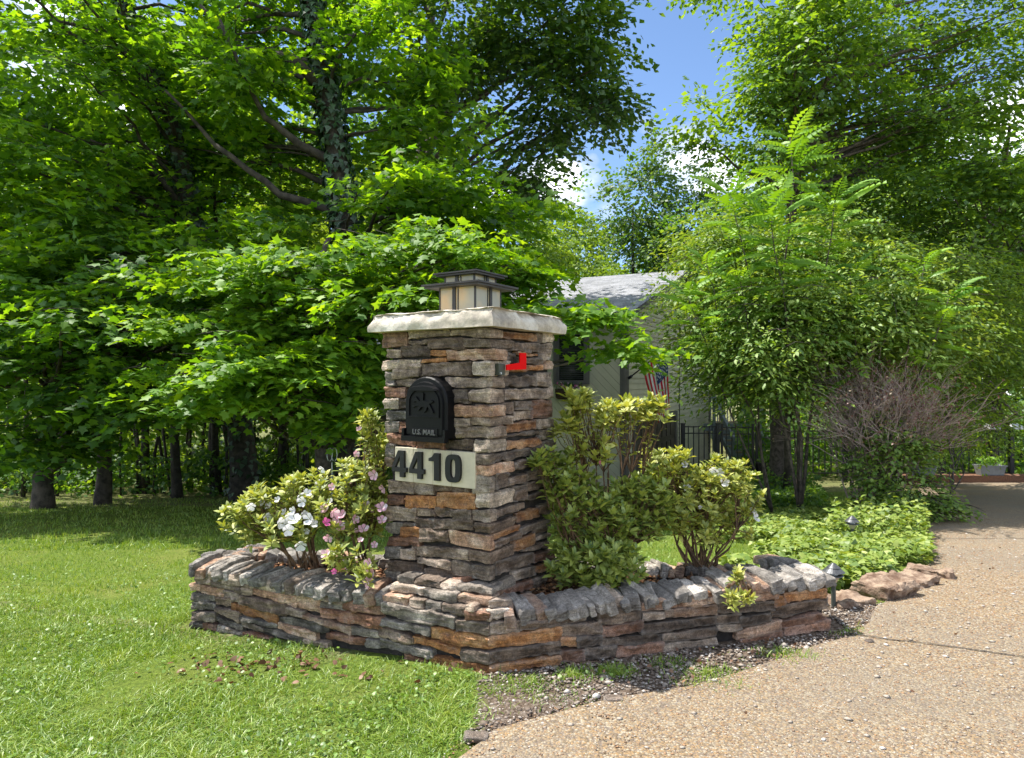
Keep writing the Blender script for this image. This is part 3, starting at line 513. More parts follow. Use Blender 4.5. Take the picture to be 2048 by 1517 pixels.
def fb(s, d, z): return Vector((LB.x + W3.x * s + N3.x * d, LB.y + W3.y * s + N3.y * d, z))
L3 = (RB - LB).length
MB().box(.05, L3 - .05, .02, .16, -.3, .22, T=fb).build('core', M['mortar'], planter)
def coping(frame, s0, s1, dmid, dlen, z0, lean, dz=None, cols='ccccccgcbctc'):
    s = s0
    while s < s1:
        w = random.uniform(.03, .075); ln = dlen * random.uniform(.82, 1.1); yaw = random.gauss(0, .13); th = random.uniform(.045, .075); tilt = random.uniform(.1, .3) * lean
        sc = s + w / 2; zb = z0 + (dz(s) if dz else 0) + random.uniform(-.004, .008); rise = .10; off = random.uniform(-.015, .015)
        def pl(x, y, z, sc=sc, yaw=yaw, tilt=tilt, zb=zb, rise=rise, off=off, th=th):
            X = x * math.cos(tilt) + z * math.sin(tilt); Z_ = z * math.cos(tilt) - x * math.sin(tilt)
            xx = X * math.cos(yaw) - y * math.sin(yaw); y2 = X * math.sin(yaw) + y * math.cos(yaw)
            arch = -.10 * (y / dlen) ** 2 * .25
            return frame(sc + xx, dmid + off + y2, zb + th / 2 + Z_ + y * rise + arch)
        stone('coping_stone', SM[random.choice(cols)], planter, pl, w + .006, ln, th, None, rnd=.008, amp=.008, ns=(5, 12, 4), chisel=.008, freq=34)
        s += w
coping(fl, .60, 1.93, .085, .21, .222, 1)
coping(fr_, .10, 1.86, .085, .205, .215, -1, dz=lambda s: .022 * s)
coping(fb, .08, L3 - .1, .08, .18, .215, 1)
coping(lambda s, d, z: fl(1.87 - d * .9, s, z), .2, .42, .02, .2, .23, 1)
coping(lambda s, d, z: fr_(1.79 - d * .9, s, z), .2, .36, .02, .2, .265, 1)
# sloping filler stones where the wall meets the foot of the pillar
for (d0, z, h, s0, s1) in ((.015, .232, .045, .0, .62), (.05, .279, .04, .02, .6), (.09, .321, .035, .03, .56)):
    s = s0
    while s < s1 - .03:
        w = min(random.uniform(.08, .24), s1 - s); quadstone((s, s + w, z, z + .004, z + h, z + h - .003, random.choice('glbgtb')), lambda q, d, zz, d0=d0: fl(q, d + d0, zz), planter, .14); s += w + .003
for k, (z, h) in enumerate(((.235, .04), (.276, .036))): quadstone((.0, .11, z, z, z + h, z + h, 'lg'[k]), lambda q, d, zz, k=k: fr_(q + .015 * k, d + .02 + .03 * k, zz), planter, .13)
# soil of the bed
V = []; nb = 46
for j in range(26):
    for i in range(nb):
        x = -1.85 + 3.6 * i / (nb - 1); y0 = 3.2 if False else (Pp.y + .1 + (abs(x - Pp.x) * (.47 if x < Pp.x else .284))); y1 = 4.3 - .118 * (x + 1.85)
        y = y0 + (y1 - y0) * j / 25; V.append((x, y, .205 + .03 * noise.noise(Vector((x * 5, y * 5, 0)))))
ii = np.arange(25)[:, None] * nb + np.arange(nb - 1)[None, :]
Fq = np.stack([ii, ii + 1, ii + nb + 1, ii + nb], -1).reshape(-1, 4)
link('bed_soil', fastmesh('bed_soil', V, [Fq], {'dirt': np.ones(len(V))}), plain('dark_bed_mulch', (.13, .065, .03), .95, var=.35, scale=25, bump=1), kind='structure', smooth=True)
# ------------------------------------------------------------------ loose pebbles
_oct = np.array([(1, 0, 0), (-1, 0, 0), (0, 1, 0), (0, -1, 0), (0, 0, 1), (0, 0, -.6), (.65, .65, .3), (-.65, .65, .3), (-.65, -.65, .3), (.65, -.65, .3)], dtype=np.float32)
_octf = np.array([(0, 6, 4), (6, 2, 4), (2, 7, 4), (7, 1, 4), (1, 8, 4), (8, 3, 4), (3, 9, 4), (9, 0, 4), (0, 5, 2), (2, 5, 1), (1, 5, 3), (3, 5, 0), (0, 2, 6), (2, 1, 7), (1, 3, 8), (3, 0, 9)])
def pebbles(name, pts, size, mat, squash=.55, tint=None, smooth=True):
    n = len(pts); pts = np.asarray(pts, dtype=np.float32); s = np.asarray(size)[:, None, None] if hasattr(size, '__len__') else size
    a = rng.uniform(0, 6.28, n); ca, sa = np.cos(a)[:, None], np.sin(a)[:, None]
    v = _oct[None] * (1 + rng.uniform(-.22, .22, (n, 10, 1))) * rng.uniform(.7, 1.3, (n, 1, 3)); v[:, :, 2] *= squash
    x = v[:, :, 0] * ca - v[:, :, 1] * sa; y = v[:, :, 0] * sa + v[:, :, 1] * ca
    v = np.stack([x, y, v[:, :, 2]], -1) * s + pts[:, None]
    F = (_octf[None] + (np.arange(n) * 10)[:, None, None]).reshape(-1, 3)
    t = np.repeat(tint if tint is not None else rng.uniform(0, 1, n), 10)
    return link(name, fastmesh(name, v.reshape(-1, 3), [F], {'tint': t}), mat, kind='stuff', smooth=smooth)
pts = []; sz = []
while len(pts) < 15000:
    u = random.random(); y = 2.15 * (7.5 / 2.15) ** (u ** 1.25); e = xedge(y); x = random.uniform(e - .04, min(.82 * y + .25, e + 9))
    if x < e - .04: continue
    pts.append((x, y, gz(x, y) + .008)); sz.append(random.uniform(.0022, .0052) * (1.6 if random.random() < .02 else 1) * (1 + .10 * (y - 2)))
pebbles('driveway_gravel', pts, sz, M['pebble'], .55)
pts = []; sz = []
while len(pts) < 4200:
    x = random.uniform(-.2, 2.2); y = random.uniform(2.55, 4.05)
    if dirt(x, y) > .5 and not in_planter(x, y, .02) and x < xedge(y) + .18: pts.append((x, y, gz(x, y) + .004)); sz.append(random.uniform(.003, .010) * (2 if random.random() < .03 else 1))
pebbles('soil_gravel', pts, sz, M['dirtp'], .6)
pts = []; sz = []
while len(pts) < 4200:
    x = random.uniform(-1.9, 1.8); y = random.uniform(3.1, 4.35)
    if in_planter(x, y, -.12): pts.append((x, y, .215 + random.uniform(-.01, .02))); sz.append(random.uniform(.006, .016))
pebbles('bed_gravel', pts, sz, M['mulch'], .6)

pts = []; sz = []
for _ in range(230):
    y = 2.2 * (7 / 2.2) ** random.random(); e = xedge(y); x = random.uniform(e - .15, min(.82 * y, e + 6)); pts.append((x, y, gz(x, y) + .010)); sz.append(random.uniform(.006, .015))
pebbles('pale_pebbles', pts, sz, M['pebble'], .5, tint=rng.uniform(.8, 1, len(pts)))
# ------------------------------------------------------------------ mailbox in the left face
def onL(u, d, z): return pil(u, -d, z)        # d metres in front of the left face
def onR(v, d, z): return pil(-d, v, z)
mb = empty('mailbox', tuple(onL(.345, 0, 1.04)), 'black arched mailbox set into the left face of the stone pillar', 'mailbox')
def arch(u0, u1, z0, zs, zt, n=14):
    c = (u0 + u1) / 2; r = (u1 - u0) / 2
    return [(u1, z0), (u1, zs)] + [(c + r * math.cos(math.pi * k / n), zs + (zt - zs) * math.sin(math.pi * k / n)) for k in range(1, n)] + [(u0, zs), (u0, z0)]
def loft(b, A, B, d0, d1, T, cap0=True, cap1=True):
    n = len(A); vs = [T(u, d0, z) for u, z in A] + [T(u, d1, z) for u, z in B]
    fs = [(i, (i + 1) % n, n + (i + 1) % n, n + i) for i in range(n)]
    if cap0: fs.append(tuple(range(n)))
    if cap1: fs.append(tuple(range(2 * n - 1, n - 1, -1)))
    return b.add(vs, fs)
A0 = arch(.208, .482, 1.055, 1.235, 1.362); A1 = arch(.214, .476, 1.06, 1.235, 1.356)
b = MB(); loft(b, A0, A0, -.05, .062, onL); loft(b, A0, A1, .062, .070, onL, False, True); b.build('body', M['blackp'], mb)
b = MB(); loft(b, arch(.228, .462, 1.07, 1.23, 1.338), arch(.231, .459, 1.073, 1.23, 1.334), .0705, .082, onL, False); dr = b.build('door', M['blackp'], mb)
# raised rim of the door window and the recessed panel
b = MB(); outer = arch(.245, .445, 1.158, 1.235, 1.312); inner = arch(.253, .437, 1.165, 1.235, 1.304)
n = len(outer); vs = [onL(u, .083, z) for u, z in outer] + [onL(u, .089, z) for u, z in outer] + [onL(u, .089, z) for u, z in inner] + [onL(u, .083, z) for u, z in inner]
b.add(vs, [(k * n + i, k * n + (i + 1) % n, (k + 1) * n + (i + 1) % n, (k + 1) * n + i) for k in range(3) for i in range(n)])
link('rim', b.build('x', M['blackp'], mesh_only=True), None, dr)
b = MB(); hp = [(.30 + .10 * math.cos(math.pi * k / 8), 1.296 + .022 * math.sin(math.pi * k / 8)) for k in range(9)]
hp = [(.295 + (u - .30) * 1.0, z) for u, z in hp] ; hp = [(u + .05, z) for u, z in hp]
vs = [onL(u, .083, z) for u, z in hp] + [onL(u * .9 + .0345, .105, z - .004) for u, z in hp]; n = len(hp)
b.add(vs, [(i, (i + 1) % n, n + (i + 1) % n, n + i) for i in range(n)] + [tuple(range(2 * n - 1, n - 1, -1))]); b.build('handle', M['blackp'], dr)
# raised horse-and-rider relief
b = MB()
def blob(pts, d0=.083, d1=.088): b.prism([onL(u, d0, z) for u, z in pts], onL(0, d1, 0) - onL(0, d0, 0))
HO = [(.0, .60), (.06, .68), (.14, .74), (.17, .8), (.24, .70), (.34, .60), (.38, .64), (.36, .80), (.40, .92), (.47, .97), (.53, .92), (.52, .84), (.51, .64), (.74, .60), (.88, .66), (1, .60), (.9, .53), (.80, .50), (.92, .30), (1, .12), (.93, .10), (.83, .28), (.70, .38), (.66, .22), (.56, .12), (.52, .17), (.60, .26), (.58, .38), (.42, .36), (.30, .20), (.16, .20), (.14, .27), (.27, .28), (.32, .40), (.14, .38), (.02, .32), (.0, .39), (.12, .47), (.26, .50), (.22, .57), (.12, .59), (.04, .54)]
blob([(.413 - x * .135, 1.168 + y * .118) for x, y in HO], .083, .0905)
link('emblem', b.build('x', M['blackp'], mesh_only=True), None, dr)
b = MB(); b.box(.205, .487, .06, .094, 1.037, 1.062, T=lambda u, d, z: onL(u, d, z)).box(.205, .22, .06, .09, 1.062, 1.10, T=onL).box(.472, .487, .06, .09, 1.062, 1.10, T=onL)
b.build('sill', M['blackp'], mb)
b = MB().box(.255, .425, .083, .087, 1.068, 1.104, T=onL); b.build('letter_plate', M['blackp'], mb)
def text_obj(s, size, parent, name, origin, xdir, ndir, mat, extr=.003, bold=0.0, sx=1.0):
    c = D.curves.new(name, 'FONT'); c.body = s; c.size = size; c.extrude = extr; c.offset = bold; c.align_x = 'CENTER'; c.resolution_u = 3
    tmp = D.objects.new('tmp', c); col.objects.link(tmp); dg = bpy.context.evaluated_depsgraph_get(); me = D.meshes.new_from_object(tmp.evaluated_get(dg)); D.objects.remove(tmp)
    x = Vector((xdir[0], xdir[1], 0)).normalized(); nn = Vector((ndir[0], ndir[1], 0)).normalized(); zz = Vector((0, 0, 1)); me.name = name
    for v in me.vertices: v.co = Vector(origin) + x * v.co.x * sx + zz * v.co.y + nn * (v.co.z + extr)
    me.materials.clear(); me.materials.append(mat); return link(name, me, None, parent)
NLn = (-UR.x, -UR.y)
text_obj('U.S. MAIL', .036, mb, 'lettering', onL(.34, .087, 1.073), -UL, NLn, plain('worn_black_lettering', (.09, .09, .092), .35, spec=.6), .0025, .0006, 1.0)
# signal flag on the right face
mf = empty('mailbox_flag', tuple(onR(.06, 0, 1.38)), 'red mailbox signal flag on a dark bracket, on the right face of the stone pillar', 'mailbox flag')
# px 987-1010 bracket, arm to px 1048, tab up; measured along the right face
MB().box(.03, .085, -.01, .03, 1.368, 1.425, T=onR).build('bracket', M['olive'], mf)
b = MB(); b.prism([onR(v, .034, z) for v, z in ((.085, 1.393), (.268, 1.400), (.268, 1.482), (.208, 1.482), (.208, 1.432), (.085, 1.42))], onR(0, .040, 0) - onR(0, .034, 0)); b.build('flag', M['red'], mf)
b = MB(); b.tube([onR(.042, .030, 1.378), onR(.042, .038, 1.378)], .005, 8); b.build('screw', M['galv'], mf)
# number plaque
pq = empty('number_plaque', tuple(onL(.34, 0, .82)), 'cream rectangular house number plaque below the mailbox', 'number plaque')
MB().box(.085, .595, -.03, .004, .822, .985, T=onL).build('backing', M['mortar'], pq)
for ua, ub in ((.078, .2235), (.225, .3435), (.345, .4735), (.475, .602)):
    o = MB().box(ua, ub, -.02, .014, .815 + random.uniform(-.001, .001), .992, T=onL).build('tile', M['plaque'], pq); bv = o.modifiers.new('b', 'BEVEL'); bv.width = .0025; bv.segments = 2
NUM = plain('black_numerals', (.009, .009, .010), .55, var=.1, scale=40, bump=.3)
DZ, DH = .838, .138
def digit(ch, uc, w):
    # glyph x runs to the viewer's right (towards smaller u)
    if ch == '4': polys = [[(.52, 0), (.80, 0), (.80, 1), (.46, 1), (.46, .93), (.0, .34), (.0, .20), (.52, .20)]]; hole = None
    S = lambda x, y: (uc + w / 2 - x * w, DZ + y * DH)
    b = MB(); e = onL(0, .030, 0) - onL(0, .0145, 0)
    def pr(pts): b.prism([onL(*(lambda q: (q[0], .0145, q[1]))(S(x, y))) for x, y in pts], e)
    if ch == '4':
        pr([(.55, 0), (.84, 0), (.84, 1), (.55, 1)]); pr([(.0, .19), (.549, .19), (.549, .36), (.0, .36)]); pr([(.841, .19), (1, .19), (1, .36), (.841, .36)])
        pr([(.0, .361), (.22, .361), (.549, .80), (.549, 1), (.42, 1)])
    elif ch == '1':
        pr([(.42, 0), (.84, 0), (.84, 1), (.42, 1)]); pr([(.0, .70), (.419, .70), (.419, .98), (.25, .86), (.0, .80)])
    else:
        n = 28; O = []; I = []
        for k in range(n):
            a = 2 * math.pi * k / n; ca, sa = math.cos(a), math.sin(a); q = lambda t: math.copysign(abs(t) ** .62, t)
            O.append((.5 + .5 * q(ca), .5 + .5 * q(sa))); I.append((.5 + .17 * q(ca), .5 + .33 * q(sa)))
        vs = []
        for d in (.0145, .030):
            for ring in (O, I): vs += [onL(S(x, y)[0], d, S(x, y)[1]) for x, y in ring]
        fs = []
        for i in range(n):
            j = (i + 1) % n; fs += [(i, j, 2 * n + j, 2 * n + i), (n + j, n + i, 3 * n + i, 3 * n + j), (2 * n + i, 2 * n + j, 3 * n + j, 3 * n + i)]
        b.add(vs, fs)
    b.build('digit', NUM, pq)
digit('4', .560, .100); digit('4', .440, .100); digit('1', .318, .082); digit('0', .205, .096)
# ------------------------------------------------------------------ lantern on the cap
lc = pil(.365, .335, 0)
lt = empty('lantern', (lc.x, lc.y, 1.70), 'square bronze lantern with two flat roofs and amber glass, on top of the pillar cap', 'lantern')
def lan(u, v, z): return Vector((lc.x + UL.x * u + UR.x * v, lc.y + UL.y * u + UR.y * v, z))
MB().box(-.135, .135, -.135, .135, 1.694, 1.712, T=lan).build('base', M['bronze'], lt)
def tier(h, z0, z1, pw, glass):
    for a in (-1, 1):
        for c in (-1, 1):
            for (x, y) in ((a * h, c * h),): MB().box(x - pw, x + pw, y - pw, y + pw, z0, z1, T=lan).build('post', M['bronze'], lt)
    for k in range(4):
        def T(s, d, z, k=k):
            x, y = ((s, -d), (d, s), (-s, d), (-d, -s))[k]; return lan(x, y, z)
        MB().box(-h + pw, h - pw, h - .002, h + .002, z0, z1, T=T).build('pane', M['lglass'], lt)
        sg = 1 if k != 3 else -1; c0 = .16 * h * sg
        MB().box(c0 - .011, c0 + .011, h - .004, h + .008, z0, z1, T=T).build('post', M['bronze'], lt)
        c1 = c0 - sg * .026; MB().box(c1 - .003, c1 + .003, h - .004, h + .005, z0, z1, T=T).build('glazing_bar', M['bronze'], lt)
def roofslab(h, z, t, hip, hh):
    b = MB(); vs = [lan(a * h, c * h, z) for a, c in ((-1, -1), (1, -1), (1, 1), (-1, 1))] + [lan(a * h, c * h, z + t) for a, c in ((-1, -1), (1, -1), (1, 1), (-1, 1))] + [lan(a * hip, c * hip, z + t + hh) for a, c in ((-1, -1), (1, -1), (1, 1), (-1, 1))]
    b.add(vs, [(3, 2, 1, 0), (8, 9, 10, 11)] + [(i, (i + 1) % 4, 4 + (i + 1) % 4, 4 + i) for i in range(4)] + [(4 + i, 4 + (i + 1) % 4, 8 + (i + 1) % 4, 8 + i) for i in range(4)])
    o = b.build('roof', M['bronze'], lt)
    b = MB(); z2 = z - .004; b.box(-h + .012, h - .012, -h + .012, h - .012, z2 - .006, z2 + .0035, T=lan); b.build('soffit', M['bronze'], lt)
tier(.118, 1.712, 1.842, .0045, True); roofslab(.192, 1.852, .010, .12, .012)
MB().box(-.09, .09, -.09, .09, 1.864, 1.879, T=lan).build('collar', M['bronze'], lt)
tier(.098, 1.879, 1.908, .0045, True); roofslab(.148, 1.918, .008, .05, .012)
# ------------------------------------------------------------------ house
HC = Vector((2.51, 15.0)); HU = Vector((-.893, .451)).normalized(); HV = Vector((.451, .893)).normalized()
def hs(a, b, z): return Vector((HC.x + HU.x * a + HV.x * b, HC.y + HU.y * a + HV.y * b, z))
def hsr(b, a, z): return hs(a, b, z)
house = empty('house', tuple(hs(2, 2, -1.6)), 'sage beige wood sided house with grey shingle roof behind the pillar', 'house')
G0 = -1.9; RZ = lambda b: 2.75 + .3 * (b + .5)
MB().box(.05, 5.6, .05, 9.9, G0, 2.72, T=hs).build('wall', M['siding'], house)
b = MB(); b.prism([hs(.05, .05, 2.72), hs(.05, 5, 4.33), hs(.05, 9.9, 2.72)], hs(5.6, 0, 0) - hs(.05, 0, 0)); b.build('gable', M['siding'], house)
def clip(poly, a, b, c):   # keep a*x+b*y<=c
    out = []
    for i in range(len(poly)):
        p, q = poly[i], poly[(i + 1) % len(poly)]; dp = a * p[0] + b * p[1] - c; dq = a * q[0] + b * q[1] - c
        if dp <= 0: out.append(p)
        if dp * dq < 0: t = dp / (dp - dq); out.append((p[0] + (q[0] - p[0]) * t, p[1] + (q[1] - p[1]) * t))
    return out
# diagonal planks on the entrance side
pw = .15
for k in range(-16, 66):
    c0 = k * pw * 1.414; c1 = (k + 1) * pw * 1.414 - .012
    poly = [(.12, G0), (5.6, G0), (5.6, 2.74), (.12, 2.74)]
    poly = clip(poly, 1, -1, c1 - 3); poly = clip(poly, -1, 1, -(c0 - 3))     # a - z between c0 and c1
    if len(poly) >= 3:
        b = MB(); b.prism([hs(x, .045, z) for x, z in poly], hs(0, .018, 0) - hs(0, .045, 0)); b.build('plank', M['siding'], house)
# horizontal planks on the gable side, broken at the garage door
z = G0
while z < 4.2:
    z1 = z + .125; segs = [(.12, 9.85)]
    if z < .42: segs = [(.12, .62), (4.95, 9.85)]
    for s0, s1 in segs:
        poly = clip(clip([(s0, z), (s1, z), (s1, z1), (s0, z1)], -.3, 1, 2.85), .3, 1, 2.85 + 3.0)
        if len(poly) >= 3:
            b = MB(); T = lambda y, zz: hsr(y, .045 if zz > z + .06 else .02, zz)
            vs = [hsr(y, .049, zz) for y, zz in poly] + [hsr(y, .030 if zz > z + .06 else .014, zz) for y, zz in poly]; n = len(poly)
            b.add(vs, [tuple(range(n)), tuple(range(2 * n - 1, n - 1, -1))] + [(i, n + i, n + (i + 1) % n, (i + 1) % n) for i in range(n)]); b.build('plank', M['siding'], house)
    z += .131
for (a0, a1, b0, b1, z0, z1) in ((-.02, .11, -.02, .11, G0, 2.78), (-.02, .05, .11, .24, G0, 2.8), (-.02, .05, 9.86, 10.0, G0, 2.8), (-.0, .045, 5.3, 5.36, G0, 4.1)):
    MB().box(a0, a1, b0, b1, z0, z1, T=hs).build('corner_board', M['trim'], house)
# window
wf = empty('window', tuple(hs(1.27, 0, 1.3)))
wf.parent = house; wf.matrix_parent_inverse = pinv(house)
def wbox(name, mat, a0, a1, d0, d1, z0, z1): return MB().box(a0, a1, -d1, -d0, z0, z1, T=hs).build(name, mat, wf)
a0, a1, z0, z1 = .93, 1.62, 1.32, 2.36
wbox('frame', M['trim'], a0 - .09, a0, -.02, .05, z0 - .09, z1 + .09); wbox('frame', M['trim'], a1, a1 + .09, -.02, .05, z0 - .09, z1 + .09)
wbox('frame', M['trim'], a0, a1, -.02, .05, z1, z1 + .09); wbox('frame', M['trim'], a0, a1, -.02, .055, z0 - .09, z0)
wbox('pane', M['glassdark'], a0, a1, -.012, -.008, z0, z1)
z = z0 + .04
while z < z1 - .03: wbox('blind_slat', M['blind'], a0 + .05, a1 - .05, -.007, -.004, z, z + .018); z += .042
wbox('sash', M['trim'], a0, a0 + .04, -.007, .02, z0, z1); wbox('sash', M['trim'], a1 - .04, a1, -.007, .02, z0, z1)
# garage door
gd = empty('garage_door', tuple(hsr(2.8, 0, G0))); gd.parent = house; gd.matrix_parent_inverse = pinv(house)
MB().box(.78, 4.72, .02, .06, G0, .32, T=hsr).build('leaf', M['door'], gd)
for r_ in range(4):
    for c in range(8):
        y0 = .84 + c * .487; z0 = -1.88 + r_ * .56
        MB().box(y0, y0 + .40, -.002, .018, z0, z0 + .42, T=hsr).build('panel', M['door'], gd)
for q in ((.64, .78, G0, .44), (4.72, 4.92, G0, .44), (.78, 4.72, .32, .44)): MB().box(q[0], q[1], -.03, .06, q[2], q[3], T=hsr).build('frame', M['trim'], gd)
# roof: slab and stepped shingle courses
b = MB(); b.prism([hs(-.35, -.5, 2.70), hs(-.35, 5, 4.35), hs(-.35, 10.4, 2.73), hs(-.35, 10.4, 2.83), hs(-.35, 5, 4.46), hs(-.35, -.5, 2.80)], hs(5.9, 0, 0) - hs(-.35, 0, 0)); rf = b.build('roof', M['trim'], house)
V = []; F = []; A = []
def shingle_slope(a0, a1, b0, z0, b1, z1, n, fr=hs):
    for k in range(n):
        t0, t1 = k / n, (k + 1) / n; a = a0
        while a < a1:
            w = min(random.uniform(.16, .32), a1 - a); o = len(V); h = .018 + random.uniform(0, .006)
            for (aa, t, up) in ((a, t0, h), (a + w, t0, h), (a + w, t1, .006), (a, t1, .006), (a, t0, 0), (a + w, t0, 0)):
                V.append(tuple(fr(aa, b0 + (b1 - b0) * t, z0 + (z1 - z0) * t + up)))
            F.append((o, o + 1, o + 2, o + 3)); F.append((o + 4, o + 5, o + 1, o)); tt = random.random(); A.extend([tt] * 6); a += w
shingle_slope(-.36, 5.9, -.53, 2.80, 5, 4.462, 34); shingle_slope(-.36, 5.9, 10.4, 2.84, 5, 4.462, 20)
link('shingles', fastmesh('shingles', V, [np.array(F)], {'tint': A}), M['roof'], rf, kind='stuff')
MB().box(-.36, 5.9, -.62, -.51, 2.66, 2.77, T=hs).build('gutter', M['trim'], house)
b = MB(); b.tube([hs(-.02, -.55, 2.68), hs(-.02, -.4, 2.5), hs(-.02, -.06, 2.35), hs(-.02, -.06, G0)], .035, 6); b.build('downpipe', M['trim'], house)
# lower wing to the left
MB().box(5.62, 10.5, .9, 7, G0, 1.72, T=hs).build('wing_wall', plain('pale_wing_wall', (.42, .41, .34), .8, var=.08, scale=3), house)
b = MB(); b.prism([hs(5.61, .5, 1.72), hs(5.61, 4, 2.6), hs(5.61, 7.4, 1.72), hs(5.61, 7.4, 1.84), hs(5.61, 4, 2.72), hs(5.61, .5, 1.84)], hs(10.9, 0, 0) - hs(5.61, 0, 0)); b.build('wing_roof', M['trim'], house)
V = []; F = []; A = []; shingle_slope(5.6, 10.9, .45, 1.84, 4, 2.725, 22); link('shingles', fastmesh('shingles', V, [np.array(F)], {'tint': A}), M['roof'], house, kind='stuff')
# flower box under the window
fbx = empty('flower_box', tuple(hs(1.27, -.1, .9)), 'brown window box of small pink flowers under the house window', 'flower box')
b = MB(); b.prism([hs(.95, -.03, 1.13), hs(.95, -.03, .88), hs(.95, -.17, .92), hs(.95, -.21, 1.13)], hs(1.6, 0, 0) - hs(.95, 0, 0)); b.build('box', M['basket'], fbx)
# flag on the corner
fg = empty('flag', tuple(hs(-.03, .25, 1.4)), 'striped red, white and blue flag with stars hanging from a pole on the house corner', 'flag')
p0 = Vector((2.62, 15.05, 1.38)); p1 = Vector((3.28, 14.15, 2.02)); ax = (p1 - p0)
b = MB(); b.tube([p0, p1], .016, 6); b.build('pole', M['black'], fg); b = MB(); b.tube([p0 - ax * .02, p0 + ax * .06], .035, 8); b.build('bracket', M['black'], fg)
nh, nf = 26, 20; V = []
def cloth(h, f):
    top = p0 + ax * (.36 + .62 * h); gat = .82 * f ** 1.3; L_ = 1.3
    x = top.x * (1 - gat) + (p1.x + .04 - .16 * (1 - h)) * gat; y = top.y * (1 - gat) + (p1.y + .05) * gat
    z = top.z - L_ * f * (.92 + .06 * h) + .02 * math.sin(h * 9)
    rip = math.sin(h * 17 + f * 3) * .03 * min(1, f * 2.2)
    return Vector((x + rip * .35, y + rip, z))
V = [tuple(cloth(i / nh, j / nf)) for j in range(nf + 1) for i in range(nh + 1)]
for nme, mt, test in (('stripe_field', None, None),):
    me = D.meshes.new('cloth'); me.from_pydata(V, [], [(j * (nh + 1) + i, j * (nh + 1) + i + 1, (j + 1) * (nh + 1) + i + 1, (j + 1) * (nh + 1) + i) for j in range(nf) for i in range(nh)])
    for m in (M['flag_r'], M['flag_w'], M['flag_b']): me.materials.append(m)
    for q, p in enumerate(me.polygons):
        j, i = divmod(q, nh); p.material_index = 2 if (i >= nh - 14 and j < nf * .42) else (i // 2) % 2
    me.shade_smooth(); cl = link('cloth', me, None, fg)
    sm_ = cl.modifiers.new('thickness', 'SOLIDIFY'); sm_.thickness = .003
b = MB()
for r_ in range(9):
    for c in range(6 if r_ % 2 == 0 else 5):
        h = (nh - 14 + .9 + (14 - 1.2) * (r_ + .4) / 9) / nh; f = .42 * (c + (.5 if r_ % 2 == 0 else 1)) / 6.2
        p = cloth(h, f); e1 = (cloth(h + .01, f) - p).normalized(); e2 = (cloth(h, f + .01) - p).normalized(); nn = e1.cross(e2).normalized()
        for sg in (.006, -.006):
            pts_ = [p + nn * sg + (e1 * math.cos(a_ * math.pi / 5 + .3) + e2 * math.sin(a_ * math.pi / 5 + .3)) * (.030 if a_ % 2 == 0 else .013) for a_ in range(10)]
            b.add(pts_, [tuple(range(10))])
b.build('star', M['flag_w'], cl)
# ------------------------------------------------------------------ iron fences, stairs, kerb, troughs
def iron_fence(name, label, pts, z0, z1, step, posts, thick=.012, pr=.03, cat='fence', group=None):
    r = empty(name, (pts[0][0], pts[0][1], z0), label, cat, group)
    for (x0, y0), (x1, y1) in zip(pts, pts[1:]):
        Ln = math.hypot(x1 - x0, y1 - y0); d = ((x1 - x0) / Ln, (y1 - y0) / Ln); T = lambda s, q, z: Vector((x0 + d[0] * s - d[1] * q, y0 + d[1] * s + d[0] * q, z))
        for zr in (z1 - .03, z1 - .20, z0 + .10): MB().box(0, Ln, -.014, .014, zr, zr + .03, T=T).build('rail', M['iron'], r)
        n = int(Ln / step); me = None
        for k in range(1, n):
            s = k * Ln / n
            if me is None: me = MB().box(-thick, thick, -thick, thick, 0, z1 - z0 - .04, T=None).build('picket', M['iron'], mesh_only=True)
            o = link('picket', me, None, r); o.location = T(s, .0, z0 + .05); o.rotation_euler = (0, 0, math.atan2(d[1], d[0]))
    for (x, y) in posts:
        o = MB().box(-pr, pr, -pr, pr, -.3, z1 - z0 + .06).box(-pr - .012, pr + .012, -pr - .012, pr + .012, z1 - z0 + .062, z1 - z0 + .08).build('post', M['iron'], r); o.location = (x, y, z0)
    return r
a_, b_, c_ = at(1366, 930, 17.6), at(1440, 930, 17.6), at(1508, 930, 17.6)
iron_fence('iron_fence', 'black iron fence panel beside the house corner', [(a_.x, 17.6), (b_.x, 17.6)], -1.0, .12, .125, [(a_.x, 17.6), (b_.x - .06, 17.6)], .011, .045)
iron_fence('iron_gate', 'black iron gate in front of the wooden deck stairs', [(b_.x + .02, 17.6), (c_.x, 17.6)], -.98, .10, .125, [(b_.x + .05, 17.6), (c_.x - .03, 17.6)], .011, .026, 'gate')
o = MB().box(-.03, .03, -.03, .03, 0, 1.25).build('gate_post', M['iron']); o.location = (c_.x + .07, 17.6, -1.12); tag(o, 'black iron gate post to the right of the iron gate', 'post')
d_, e_ = at(1838, 950, 16.9), at(2022, 950, 16.9)
iron_fence('driveway_fence', 'long black iron fence beyond the far kerb of the driveway', [(at(1530, 0, 16.9).x, 16.9), (e_.x, 16.9)], -1.12, .06, .15, [(at(1885, 0, 16.9).x, 16.9), (e_.x, 16.9), (at(1690, 0, 16.9).x, 16.9)], .010, .05)
fl_ = empty('floodlight', (e_.x, 16.9, .15), 'pale floodlight with two heads on top of the fence post', 'floodlight')
MB().box(-.52, .05, -.05, .05, .06, .10, T=lambda x, y, z: Vector((e_.x + x, 16.9 + y, .08 + z))).build('arm', M['galv'], fl_)
for dx in (-.5, .05): MB().box(dx - .14, dx + .14, -.16, .06, .05, .12, T=lambda x, y, z: Vector((e_.x + x, 16.9 + y, .10 + z + y * .3))).build('head', M['white_plastic'], fl_)
